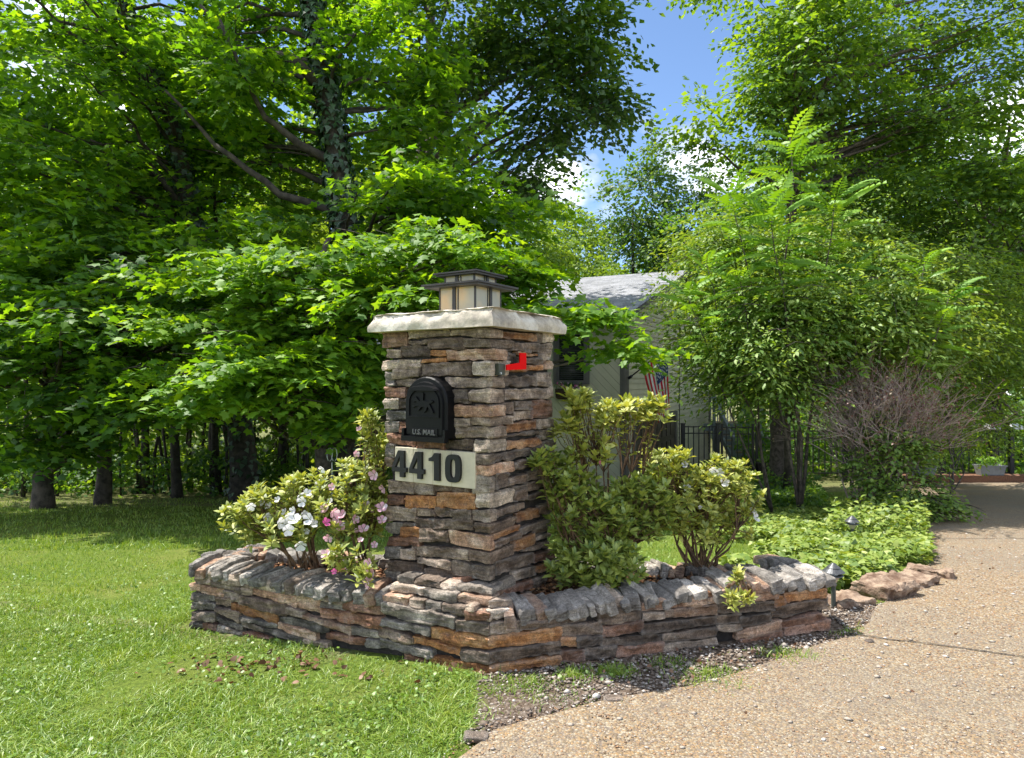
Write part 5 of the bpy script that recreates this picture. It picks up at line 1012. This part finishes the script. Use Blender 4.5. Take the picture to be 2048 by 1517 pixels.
# ------------------------------------------------------------------ tree copies far behind
def proto(name, leaf, seed, H, Wd, n, size, T=T_QUAD, thin=.72, sg=.5):
    global rng
    rng = np.random.default_rng(seed); random.seed(seed)
    r = empty(name, (0, 0, 0)); MB().tube(curve((0, 0, -1), (0.2, 0, H * .8), 6, 0, .03, seed), [.2, .17, .15, .13, .1, .07, .03], 6).build('trunk', M['bark_dark'], r, smooth=True)
    bl = [((rng.uniform(-.5, .5) * Wd, rng.uniform(-.5, .5) * Wd, H * z), (Wd * s, Wd * s, H * .11), s) for z, s in ((.3, .75), (.42, .9), (.52, .9), (.62, .85), (.74, .75), (.86, .6), (.95, .35))]
    C, Dv, K = clumped(bl, int(n * thin), 7, sg, .6); pos, ld, ln, sz = sprays(C, Dv, 12, 1.1, size, .6, .4, .3, .45)
    me = leafmesh('crown', T, pos, ld, ln, sz, np.repeat(rng.normal(.5, .16, len(C)), 12) + rng.normal(0, .15, len(pos))); link('crown', me, M[leaf], r, kind='stuff'); return r
PR = [proto('woodland_tree', 'far', 21, 13, 2.7, 26, .26), proto('woodland_tree', 'far', 22, 15, 3.0, 28, .28), proto('woodland_tree', 'far_yellow', 23, 12, 2.8, 30, .21, T_QUAD, 1.25, .42), proto('woodland_tree', 'oval', 24, 14, 2.6, 30, .21, T_QUAD, 1.25, .42)]
used = [False] * 4
rng = np.random.default_rng(5); random.seed(5)
def place(k, px, Y, s, label, group=None, sz=1.0):
    o = PR[k] if not used[k] else copy_tree(PR[k]); used[k] = True
    x = (px - 1024) / FPX * Y; o.location = (x, Y, gz(x, Y) - .3); o.rotation_euler = (0, 0, random.uniform(0, 6.28)); o.scale = (s, s, s * sz); o['label'] = label; o['category'] = 'tree'
    if group: o['group'] = group
FT = 'tree of the dense wood behind the lawn, deep green and half hidden by nearer maples'
for px, Y, k, s in ((-420, 17, 1, 1), (-640, 16, 0, 1.05), (-180, 17, 0, 1), (-60, 20, 1, 1), (40, 17.5, 0, .95), (140, 21, 1, 1.05), (240, 18, 2, .9), (330, 22, 0, 1.05), (420, 18.5, 1, .95), (500, 23, 0, 1.1), (590, 19, 2, .85), (660, 24, 1, 1), (760, 21, 0, .95), (840, 27, 1, 1.1), (930, 23, 0, .8), (-260, 24, 1, 1.1), (0, 27, 0, 1.2), (200, 28, 1, 1.2), (400, 29, 0, 1.2), (600, 30, 1, 1.2), (760, 31, 0, 1.1)):
    place(k, px, Y + (4.5 if Y < 23 else 3), s, FT, 'dense wood behind the lawn')
for px, Y, k, s, lab in ((1060, 31, 2, .86, 'yellow-green tree just right of the hanging boughs, behind the roof'), (1150, 34, 2, .96, 'rounded pale green tree behind the middle of the house roof'), (1262, 37, 3, 1.14, 'dark tall crowned tree standing highest against the clouds'), (1205, 30, 2, .66, 'small yellow-green tree right behind the roof ridge'), (1375, 36, 3, 1.0, 'dark rounded tree against the sky at the right end of the roof'), (1440, 31, 0, .9, 'green tree rising behind the frond-leaved sapling'), (1110, 44, 0, 1.15, 'distant green tree glimpsed between paler crowns over the roof'), (1320, 44, 0, 1.05, 'distant tree low between the two dark rounded crowns')):
    place(k, px, Y, s, lab)
FR = 'tree of the wood behind the driveway fence, green and half hidden by nearer shrubs'
for px, Y, k, s in ((1520, 25, 0, .9), (1600, 29, 1, .9), (1690, 24, 2, .75), (1770, 27, 0, .95), (1860, 23, 2, .8), (1940, 26, 1, .9), (2040, 23, 0, .85), (2130, 26, 1, 1), (1820, 34, 1, 1.1), (2000, 35, 0, 1.1), (2400, 22, 1, 1), (2250, 24, 0, 1), (1650, 36, 1, 1.1), (2200, 33, 1, 1.2)):
    place(k, px, Y, s, FR, 'wood behind the driveway fence')
# undergrowth in the wood: low leafy mass
def mass(name, ranges, n, size, leaf, hgt, T=T_QUAD, tintc=.5, hf=None, nl=12, L=.5):
    C = []
    for (px0, px1, Y0, Y1, w) in ranges:
        for _ in range(int(n * w)):
            Y = random.uniform(Y0, Y1); x = (random.uniform(px0, px1) - 1024) / FPX * Y; h = hgt * (.35 + .65 * (noise.noise(Vector((x * .8, Y * .8, 0))) * .5 + .5)) * 1.2
            C.append((x, Y, gz(x, Y) + random.uniform(0, 1) ** .8 * h))
    C = np.array(C); dd = rng.normal(0, 1, C.shape) * np.array([1, 1, .3]); pos, ld, ln, sz = sprays(C, dd, nl, L, size, .7, .4, .2, .45)
    link(name, leafmesh(name, T, pos, ld, ln, sz, np.repeat(rng.normal(tintc, .2, len(C)), nl) + rng.normal(0, .15, len(pos))), M[leaf], kind='stuff')
mass('undergrowth', [(-300, 1000, 15, 20.5, 1)], 2600, .15, 'far_yellow', 3.6, tintc=.45)
mass('undergrowth', [(-300, 1000, 13.2, 16, 1)], 700, .12, 'far', 1.1, tintc=.5)
mass('undergrowth', [(1480, 2250, 17.5, 22, 1)], 1500, .15, 'far', 3.0, tintc=.6)
mass('undergrowth', [(1380, 1620, 12.2, 14.5, 1)], 380, .08, 'far', .45, tintc=.55)
# thin stems among the undergrowth
b = MB()
for _ in range(46):
    Y = random.uniform(13.5, 18); px = random.uniform(-50, 620); x = (px - 1024) / FPX * Y; z = gz(x, Y); b.tube(curve((x, Y, z - .1), (x + random.gauss(0, .3), Y, z + random.uniform(3, 5)), 4, 0, .06, _), [random.uniform(.02, .045)] * 5, 5)
b.build('sapling_stems', M['bark_dark'], kind='stuff', smooth=True)
# leaning pale pole left of the pillar
p0_ = at(691, 935, 10.4); p1_ = at(716, 745, 10.2); o = MB().tube(curve(p0_ - Vector((0, 0, .2)), p1_, 5, 0, .02, 3), [.035, .033, .03, .028, .025, .02], 6).build('leaning_sapling', M['bark_pale'], smooth=True); tag(o, 'pale slanting bare sapling stem between the bright maple and the pillar', 'sapling')
hk = empty('shepherd_hook', tuple(at(663, 960, 8.5)), 'small pale metal garden hook with a wire loop, standing before the slim maple trunk', 'garden hook')
c0 = at(664, 925, 8.5); b = MB(); b.tube([c0 + Vector((0, 0, -.55)), c0], .007, 5)
for dx in (-.03, .03): b.tube([c0 + Vector((dx + .035 * math.cos(a * .7), .01 * dx, .10 + .085 * math.sin(a * .7))) for a in range(10)], .006, 4)
b.build('wire', M['galv'], hk)
# ------------------------------------------------------------------ azaleas
def petal_mesh(name, mat, seed):
    random.seed(seed); V = []; F = []; A = []
    for k in range(5):
        a = k * 1.2566 + random.uniform(-.1, .1); c, s = math.cos(a), math.sin(a); o = len(V); w = random.uniform(.46, .54); cup = random.uniform(.1, .6)
        for (x, y, z) in ((0, .05, -.25), (w * .55, .45, .02), (w, .85, cup * .6 + .05 * random.random()), (w * .35, 1.15, cup), (-w * .35, 1.12, cup * .9), (-w, .85, cup * .7), (-w * .55, .45, .0), (0, .6, -.06)):
            V.append((x * c - y * s, x * s + y * c, z))
        F += [(o, o + 1, o + 7), (o + 1, o + 2, o + 7), (o + 2, o + 3, o + 7), (o + 3, o + 4, o + 7), (o + 4, o + 5, o + 7), (o + 5, o + 6, o + 7), (o + 6, o, o + 7)]; A += [random.random()] * 8
    for k in range(4):
        a = k * 1.6; o = len(V); V += [(.02 * math.cos(a), .02 * math.sin(a), -.2), (.02 * math.cos(a + 1), .02 * math.sin(a + 1), -.2), (.3 * math.cos(a), .3 * math.sin(a), .7)]; F.append((o, o + 1, o + 2)); A += [.9] * 3
    me = fastmesh(name, np.array(V) * .5, [np.array(F)], {'tint': A}); me.materials.append(M[mat]); me.shade_smooth(); return me
PET = {c: petal_mesh('blossom', 'petal_' + c, 3 + i) for i, c in enumerate('wpm')}
def azalea(label, base, blobs, ntips, leaf='azalea', size=.045, flowers=(), tall=(), nstem=12, tintc=.5, per=8, sub=4):
    r = empty('azalea_bush', tuple(base), label, 'azalea bush'); base = Vector(base); b = MB(); P_ = []; Dd = []; NN = []; S = []
    tips = []
    tw = sum(w for _, _, w in blobs)
    for (c, rr, w) in blobs:
        for _ in range(int(ntips * w / tw)):
            v = Vector(rng.normal(0, 1, 3)).normalized() * (random.uniform(.15, 1) ** .45); tips.append(Vector((c[0] + v.x * rr[0], c[1] + v.y * rr[1], c[2] + v.z * rr[2])))
    stems = []
    for k in range(nstem):
        t = random.choice(tips); m = base.lerp(t, .62) + Vector((random.gauss(0, .02), random.gauss(0, .02), -.01)); f = base + Vector((random.gauss(0, .04), random.gauss(0, .03), -.03))
        cv = curve(f, m, 6, -.04, .16, seed=k * 2.3 + base.x); stems.append(cv); b.tube(cv, [.009 * (1 - .6 * i / 6) for i in range(7)], 5)
    for k, t in enumerate(tips):
        cv = min(random.sample(stems, min(6, len(stems))), key=lambda s: min((p - t).length for p in s)); p = min(cv[2:], key=lambda q: (q - t).length + .6 * max(0, q.z - t.z))
        tc_ = curve(p, t, 4, -.02, .12, seed=k * .77); b.tube(tc_, [.0042, .0035, .003, .0022, .0014], 3, cap=False)
        dr_ = (tc_[-1] - tc_[-2]).normalized(); dr_ = (dr_ * .4 + Vector((0, 0, .85)) + Vector((random.gauss(0, .22), random.gauss(0, .22), 0))).normalized(); a1 = dr_.orthogonal().normalized(); a2 = dr_.cross(a1)
        for lvl in range(2 if random.random() < .75 else 3):
            q = t - dr_ * .022 * lvl; np_ = per - 2 * lvl
            for j in range(np_):
                an = j * 6.283 / np_ + lvl * .5 + random.uniform(-.25, .25); el = .85 - .45 * lvl + random.gauss(0, .18); rad_ = a1 * math.cos(an) + a2 * math.sin(an); d = rad_ * math.cos(el) + dr_ * math.sin(el)
                P_.append(q + d * .004); Dd.append(d); NN.append(dr_ * math.cos(el) - rad_ * math.sin(el) + Vector((random.gauss(0, .2),) * 3)); S.append(size * random.uniform(.6, 1.15) * (1 + .12 * lvl))
        for _ in range(sub):
            u = random.uniform(.35, .95); i = min(3, int(u * 4)); q = tc_[i].lerp(tc_[i + 1], u * 4 - i); d = Vector((random.gauss(0, 1), random.gauss(0, 1), random.gauss(.3, .5))).normalized(); P_.append(q); Dd.append(d); NN.append(Vector((random.gauss(0, .5), random.gauss(0, .5), 1))); S.append(size * random.uniform(.5, .95))
    b.build('stem', M['twig'], r, smooth=True, kind='stuff')
    n = len(P_); ht = np.array([p.z for p in P_]); link('foliage', leafmesh('foliage', T_OVAL, np.array([tuple(p) for p in P_]), np.array([tuple(p) for p in Dd]), np.array([tuple(p) for p in NN]), np.array(S) * 1.1, rng.normal(tintc, .24, n)), M[leaf], r, kind='stuff')
    for (px, py, Y, c, s) in flowers:
        o = D.objects.new('blossom', PET[c]); col.objects.link(o); o.parent = r; o.matrix_parent_inverse = pinv(r); p = at(px, py, Y); o.location = p
        dv = Vector((random.gauss(0, .8), -1, .4 + random.gauss(0, .6))).normalized(); o.rotation_mode = 'QUATERNION'; o.rotation_quaternion = dv.to_track_quat('Z', 'Y'); s *= .058; o.scale = (s, s, s)
    return r
random.seed(31)
F1 = [(600, 905 + 88, 3.72, 'w', 1), (560, 1046, 3.66, 'w', 1), (590, 1040, 3.62, 'w', 1.15), (575, 1060, 3.6, 'w', 1), (618, 1038, 3.62, 'w', 1), (640, 968, 3.8, 'w', .9), (533, 1035, 3.72, 'w', .9), (601, 1090, 3.58, 'w', 1), (526, 1005, 3.8, 'w', .8), (605, 1003, 3.68, 'w', .9), (626, 1048, 3.64, 'w', .8), (478 + 60, 1012, 3.8, 'w', .7)]
for _ in range(12): F1.append((random.gauss(560, 55), random.gauss(1020, 32), 3.68 + random.uniform(-.06, .1), 'w', random.uniform(.5, .8)))
azalea('low azalea bush with white blossoms at the left end of the planter', (-1.16, 3.86, .22), [BW(560, 1010, 3.85, 78, 48, .2, 1), BW(500, 1035, 3.85, 52, 52, .2, .8), BW(620, 985, 3.85, 62, 40, .18, .8), BW(580, 1065, 3.7, 70, 30, .14, .5), BW(505, 985, 3.9, 20, 22, .08, .12)], 140, flowers=F1, nstem=16, tintc=.6, size=.046)
F2 = [(650, 1018, 3.62, 'p', .85), (668, 1025, 3.6, 'p', .9), (652, 1045, 3.55, 'm', .75), (683, 1030, 3.62, 'p', .9), (680, 1052, 3.6, 'p', .85), (727, 1058, 3.6, 'p', .9), (748, 950, 3.6, 'p', .9), (712, 908, 3.7, 'p', .6), (764, 1015, 3.58, 'p', .9), (652, 1108, 3.5, 'p', .85), (738, 1128, 3.42, 'p', .9), (742, 1150, 3.38, 'p', 1), (735, 1166, 3.36, 'p', .9), (668, 1143, 3.4, 'm', .45), (718, 858, 3.6, 'p', .5), (764, 1040, 3.58, 'p', .8), (721, 1080, 3.55, 'p', .5)]
for _ in range(14): F2.append((random.gauss(700, 35), random.gauss(1020, 50), 3.62 + random.uniform(-.05, .08), 'p', random.uniform(.5, .8)))
azalea('azalea bush with pink and magenta blossoms against the left side of the pillar', (-.83, 3.75, .22), [BW(715, 960, 3.75, 58, 50, .16, .9), BW(740, 1020, 3.7, 42, 60, .14, .8), BW(680, 1020, 3.7, 55, 55, .15, .8), BW(735, 850, 3.7, 30, 30, .1, .3), BW(765, 900, 3.75, 22, 50, .08, .25), BW(700, 1110, 3.55, 50, 28, .12, .25), BW(735, 1150, 3.38, 26, 16, .05, .1)], 150, flowers=F2, nstem=14, tintc=.6, size=.046)
azalea('tall leggy azalea bush with sunlit whorls on bare stems, right of the pillar', (.52, 3.72, .24), [BW(1160, 805, 3.75, 38, 34, .12, .5), BW(1240, 830, 3.75, 60, 30, .14, .9), BW(1310, 820, 3.75, 28, 30, .1, .35), BW(1130, 850, 3.7, 36, 22, .12, .4), BW(1190, 900, 3.7, 40, 24, .12, .25)], 92, flowers=[(1200, 925, 3.6, 'm', .3)], nstem=14, tintc=.72, size=.052)
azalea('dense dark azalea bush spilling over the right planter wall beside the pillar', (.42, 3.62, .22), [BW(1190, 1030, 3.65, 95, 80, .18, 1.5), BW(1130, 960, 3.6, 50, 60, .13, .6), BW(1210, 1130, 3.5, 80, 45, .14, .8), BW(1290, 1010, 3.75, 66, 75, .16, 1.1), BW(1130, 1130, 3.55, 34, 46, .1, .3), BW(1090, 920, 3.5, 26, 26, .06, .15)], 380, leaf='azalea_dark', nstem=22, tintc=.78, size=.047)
F3 = [(1440, 945, 3.85, 'w', .8), (1450, 965, 3.8, 'w', .8), (1425, 940, 3.85, 'w', .7), (1375, 975, 3.8, 'w', .7), (1370, 930, 3.85, 'w', .6), (1510, 1035, 3.8, 'w', .95), (1505, 1022, 3.82, 'w', .7), (1400, 1015, 3.8, 'w', .4)]
azalea('open twiggy azalea bush with few white blossoms, nearest the planter right end', (1.08, 3.84, .24), [BW(1330, 925, 3.9, 52, 34, .14, .7), BW(1440, 950, 3.9, 70, 36, .14, .8), BW(1370, 1010, 3.85, 86, 56, .16, 1.1), BW(1480, 990, 3.9, 54, 50, .13, .5), BW(1440, 1060, 3.85, 70, 34, .14, .3)], 215, flowers=F3, nstem=26, tintc=.66, size=.042, sub=2)
# trailing sprigs over the front of the right wall
for q, (px, py, Y, lab) in enumerate(((1462, 1195, 3.34, 'small bright sprig trailing over the right planter wall, nearer the pillar'), (1492, 1198, 3.36, 'small bright sprig trailing over the right planter wall, nearer its right end'), (1478, 1150, 3.45, 'yellow-green seedling between the coping stones above the trailing sprigs'))):
    o = azalea(lab, at(px - 4, py - 45 if q < 2 else py + 10, Y + .05), [BW(px, py, Y, 14, 10, .03, 1)], 5, nstem=2, size=.034, sub=1, tintc=.75); o.name = 'seedling'; o['category'] = 'seedling'
# dry azalea leaves
# ------------------------------------------------------------------ reddish twiggy bush
def twig_bush(label, base, H, Wd, n, seed):
    random.seed(seed); r = empty('barberry_bush', tuple(base), label, 'bush'); b = MB(); LP = []; LD = []; GP = []
    base = Vector(base)
    def grow(p, d, L_, rr, lv):
        q = p + d * L_; m = p.lerp(q, .5) + Vector((random.gauss(0, .04), random.gauss(0, .04), .03)) * L_; b.tube([p, m, q], [rr, rr * .8, rr * .55], 3, cap=False)
        if lv == 0:
            for _ in range(2): LP.append(q + Vector((random.gauss(0, .02),) * 3)); LD.append(Vector((random.gauss(0, 1), random.gauss(0, 1), random.gauss(0, 1))))
            return
        for _ in range(3 if lv > 1 else 3):
            dd = (d + Vector((random.gauss(0, .42), random.gauss(0, .42), random.gauss(.02, .3)))).normalized(); grow(m.lerp(q, random.uniform(.2, 1)), dd, L_ * random.uniform(.5, .85), rr * .6, lv - 1)
    for k in range(n):
        a = random.uniform(0, 6.28); t = random.uniform(.05, .95) ** .6; d = Vector((math.cos(a) * t * Wd, math.sin(a) * t * Wd, H * (1.1 - .5 * t))).normalized(); grow(base + Vector((random.gauss(0, .14), random.gauss(0, .12), 0)), d, H * random.uniform(.38, .5), .013, 4 if k % 2 else 3)
    b.build('twig', M['twig_grey'], r, kind='stuff')
    link('foliage', leafmesh('foliage', T_QUAD, np.array([tuple(p) for p in LP]), np.array([tuple(p) for p in LD]), rng.normal(0, 1, (len(LP), 3)), rng.uniform(.02, .04, len(LP)), rng.uniform(0, 1, len(LP))), M['barb'], r, kind='stuff'); return r
bx, by = 4.75, 8.85; bz = gz(bx, by)
twig_bush('large bare twiggy barberry bush with pinkish grey twigs beside the driveway', (bx, by, bz), 1.95, .5, 60, 77)
arching('leafy_shrub', 'green leafy shrub growing through the middle of the twiggy barberry bush', (bx + .1, by - .15, bz), [((bx + .1, by - .25, bz + .75), (.5, .3, .45), 1), ((bx + .15, by - .3, bz + 1.15), (.35, .3, .25), .6), ((bx + .35, by - .4, bz + .35), (.5, .3, .3), .6)], 34, leaf='shrub', T=T_BROAD, size=.055, per=7, sig=.13, nl=12, L=.3, limbs=30, tintc=.55)
# ------------------------------------------------------------------ ivy ground cover
random.seed(9); C = []
while len(C) < 12500:
    y = random.uniform(4.15, 9.2); e = xedge(y); x = random.uniform(1.2, e + .04)
    if y < 4.42 - .11 * (x + 1.8) or (x < 1.85 and y < 4.3): continue
    if (y - 4.2) * .75 + 1.35 - (.9 if y > 6.5 else 0) + .25 * noise.noise(Vector((x * 2, y * 2, 0))) > x + .35: continue
    if y < 4.7 and x > e - .45: continue
    if y < 5.3 and x > e - .28: continue
    h = .06 + .13 * (noise.noise(Vector((x * 2.2, y * 2.2, 4))) * .5 + .5) + (.25 if y > 6.6 and x > e - 1.0 else 0) * random.random(); C.append((x, y, gz(x, y) + random.uniform(.25, 1) * h))
C = np.array(C); m = len(C); a = rng.uniform(0, 6.28, m); dd = np.stack([np.cos(a), np.sin(a), rng.normal(-.1, .3, m)], 1)
link('ivy_ground_cover', leafmesh('ivy_ground_cover', T_IVY, C, dd, np.array([0, 0, 1.]) + rng.normal(0, .42, (m, 3)), rng.uniform(.035, .075, m), rng.normal(.55, .25, m)), M['ivy'], kind='stuff')
mass('ground_cover', [(1490, 1640, 10.2, 12.4, 1)], 500, .07, 'far', .22, tintc=.6, L=.3)
# ------------------------------------------------------------------ grass
def grass(name, n, ylo, yhi, hgt, wdt, seg, wild, pw=1.0, spots=None):
    X = []; Yv = []
    while len(X) < n:
        y = ylo * (yhi / ylo) ** (random.random() ** pw); x = random.uniform(-1.0 * y - .3, min(xedge(y) - .02, .86 * y))
        if spots:
            q = random.choice(spots); x = random.gauss(q[0], q[2]); y = random.gauss(q[1], q[2] * .6)
            if not in_planter(x, y, .02): X.append(x); Yv.append(y)
            continue
        if in_planter(x, y, .03): continue
        if x > 1.15 + (y - 4.2) * .75 - .2 and y < 9.2 and x > 0: continue
        dd = dirt(x, y)
        if dd > .5 and random.random() > (.42 if noise.noise(Vector((x * 3.4, y * 3.4, 0))) > .12 else .03): continue
        if .5 >= dd > .2 and random.random() > .8: continue
        if noise.noise(Vector((x * .9, y * .9, 3))) > .42 and random.random() < .35: continue
        X.append(x); Yv.append(y)
    X = np.array(X); Yv = np.array(Yv); Z = np.array([gz(x, y) for x, y in zip(X, Yv)]) - .005
    cl = np.array([noise.noise(Vector((x * 2.3, y * 2.3, 8))) for x, y in zip(X, Yv)]); cl2 = np.array([noise.noise(Vector((x * 9, y * 9, 5))) for x, y in zip(X, Yv)])
    h = hgt * (.75 + .7 * cl + .45 * cl2) * rng.uniform(.5, 1.4, n); h = np.clip(h, hgt * .25, hgt * 2.2); a = rng.uniform(0, 6.28, n) + 1.5 * cl; lean = np.clip(rng.normal(.55, .35, n) * wild, .05, 1.6); w = wdt * rng.uniform(.7, 1.3, n)
    dirv = np.stack([np.cos(a), np.sin(a)], 1); ph = rng.uniform(0, 6.28, n); sd = np.stack([np.cos(ph), np.sin(ph)], 1); V = []; b0 = np.stack([X, Yv], 1)
    for k in range(seg + 1):
        t = k / seg; off = dirv * (h * lean * t ** 1.5)[:, None]; z = Z + h * (t - .45 * lean * t * t * .8); ww = (w * (1 - t) ** .7 / 2)[:, None] * sd
        if k < seg: V.append(np.concatenate([b0 + off - ww, z[:, None]], 1)); V.append(np.concatenate([b0 + off + ww, z[:, None]], 1))
        else: V.append(np.concatenate([b0 + off, z[:, None]], 1))
    k = 2 * seg + 1; V = np.stack(V, 1).reshape(-1, 3); base = (np.arange(n) * k)[:, None, None]
    q = [(2 * i, 2 * i + 1, 2 * i + 3, 2 * i + 2) for i in range(seg - 1)]; F = []
    if q: F.append((np.array(q)[None] + base).reshape(-1, 4))
    F.append((np.array([(2 * seg - 2, 2 * seg - 1, 2 * seg)])[None] + base).reshape(-1, 3))
    tint = np.repeat(np.clip(rng.normal(.5, .22, n) + .35 * cl2 + .2 * cl, 0, 1), k)
    link(name, fastmesh(name, V, F, {'tint': tint}), M['grass'], kind='stuff')
random.seed(3)
TUFT = [(-.05, 2.95, .09), (.12, 3.0, .06), (.47, 3.1, .05), (.89, 3.03, .10), (.97, 3.1, .08), (.75, 3.2, .06), (.3, 3.08, .05), (1.35, 3.3, .08), (.2, 2.85, .1), (1.75, 3.62, .06)]
grass('lawn_grass', 76000, 2.15, 4.9, .046, .0052, 3, 2.0, .8)
grass('lawn_grass', 56000, 3.5, 7.8, .05, .006, 2, 1.0)
grass('lawn_grass', 56000, 7.0, 13.4, .06, .014, 1, .9)
grass('wall_foot_weeds', 2600, 2, 4, .05, .005, 3, 1.3, 1, TUFT)
# broad-leaved weeds among the near grass
P_ = []
while len(P_) < 4200:
    y = 2.2 * (6 / 2.2) ** random.random(); x = random.uniform(-.86 * y, min(xedge(y) - .03, 1.3)); q = noise.noise(Vector((x * 1.9, y * 1.9, 12)))
    if in_planter(x, y, .04) or q < .02 or (dirt(x, y) > .5 and random.random() < .75): continue
    P_.append((x, y, gz(x, y) + random.uniform(.005, .035)))
P_ = np.array(P_); n = len(P_); a = rng.uniform(0, 6.28, n); link('lawn_weeds', leafmesh('lawn_weeds', T_BROAD, P_, np.stack([np.cos(a), np.sin(a), rng.normal(.2, .4, n)], 1), np.array([0, 0, 1.]) + rng.normal(0, .5, (n, 3)), rng.uniform(.009, .026, n), rng.normal(.3, .2, n)), M['grass'], kind='stuff')
# fallen dry leaves by the wall and weeds in the bed
def litter(name, spots, n, size, T=T_BROAD, mat='dry'):
    P_ = []
    for _ in range(n):
        x, y, s = random.choice(spots); x += random.gauss(0, s); y += random.gauss(0, s * .35); P_.append((x, y, gz(x, y) + random.uniform(.008, .03)))
    P_ = np.array(P_); a = rng.uniform(0, 6.28, n); link(name, leafmesh(name, T, P_, np.stack([np.cos(a), np.sin(a), rng.normal(0, .45, n)], 1), np.array([0, 0, 1.]) + rng.normal(0, .7, (n, 3)), rng.uniform(size * .6, size * 1.2, n), rng.uniform(0, 1, n)), M[mat], kind='stuff')
litter('driveway_litter', [(random.uniform(.8, 4), random.uniform(2.4, 7), .3) for _ in range(40)], 90, .018)
litter('fallen_leaves', [(-1.45, 3.38, .12), (-1.2, 3.32, .12), (-1.0, 3.28, .1), (-1.3, 3.3, .2), (-.7, 3.18, .2)], 110, .038)
litter('fallen_leaves', [(1.35, 3.45, .15), (1.1, 3.3, .2), (.5, 3.1, .3)], 40, .025)
P_ = []
for _ in range(160):
    x = random.uniform(-1.8, 1.6); y = random.uniform(3.4, 4.3)
    if in_planter(x, y, -.2): P_.append((x, y, .235 + random.uniform(0, .02)))
P_ = np.array(P_); n = len(P_); a = rng.uniform(0, 6.28, n); link('bed_leaf_litter', leafmesh('bed_leaf_litter', T_BROAD, P_, np.stack([np.cos(a), np.sin(a), rng.normal(0, .2, n)], 1), np.array([0, 0, 1.]) + rng.normal(0, .4, (n, 3)), rng.uniform(.025, .05, n), rng.uniform(0, 1, n)), M['dry'], kind='stuff')
# plants in the troughs and in the window box
def small_plants(parent_r, name, c, n, spread, hgt, size, leaf, T=T_OVAL, tintc=.6):
    P_ = np.array(c)[None] + rng.normal(0, 1, (n, 3)) * np.array([spread, .05, 0]) ; P_[:, 2] += rng.uniform(0, hgt, n); dd = rng.normal(0, 1, (n, 3)) + np.array([0, 0, .7])
    link(name, leafmesh(name, T, P_, dd, rng.normal(0, 1, (n, 3)) + np.array([0, 0, 1.]), rng.uniform(size * .6, size * 1.2, n), rng.normal(tintc, .2, n)), M[leaf], parent_r, kind='stuff')
small_plants(tr1, 'plants', (tx1, 16.44, -.78), 260, .17, .42, .14, 'far_yellow'); small_plants(tr2, 'plants', (tx2, 16.44, -.78), 220, .15, .22, .09, 'locust')
small_plants(pot, 'plants', (p_.x, 17.4, -.82), 50, .07, .12, .08, 'shrub')
fc = hs(1.27, -.14, 1.12); small_plants(fbx, 'foliage', tuple(fc), 200, .14, .12, .07, 'oval', tintc=.4)
for k in range(16):
    q = hs(.98 + k * .038, -.17 - random.uniform(0, .05), 1.14 + random.uniform(-.02, .12)); o = D.objects.new('blossom', PET['p' if k % 3 else 'm']); col.objects.link(o); o.parent = fbx; o.matrix_parent_inverse = pinv(fbx); o.location = q; s = .05; o.scale = (s, s, s); o.rotation_euler = (1.3, 0, random.uniform(-1, 1))
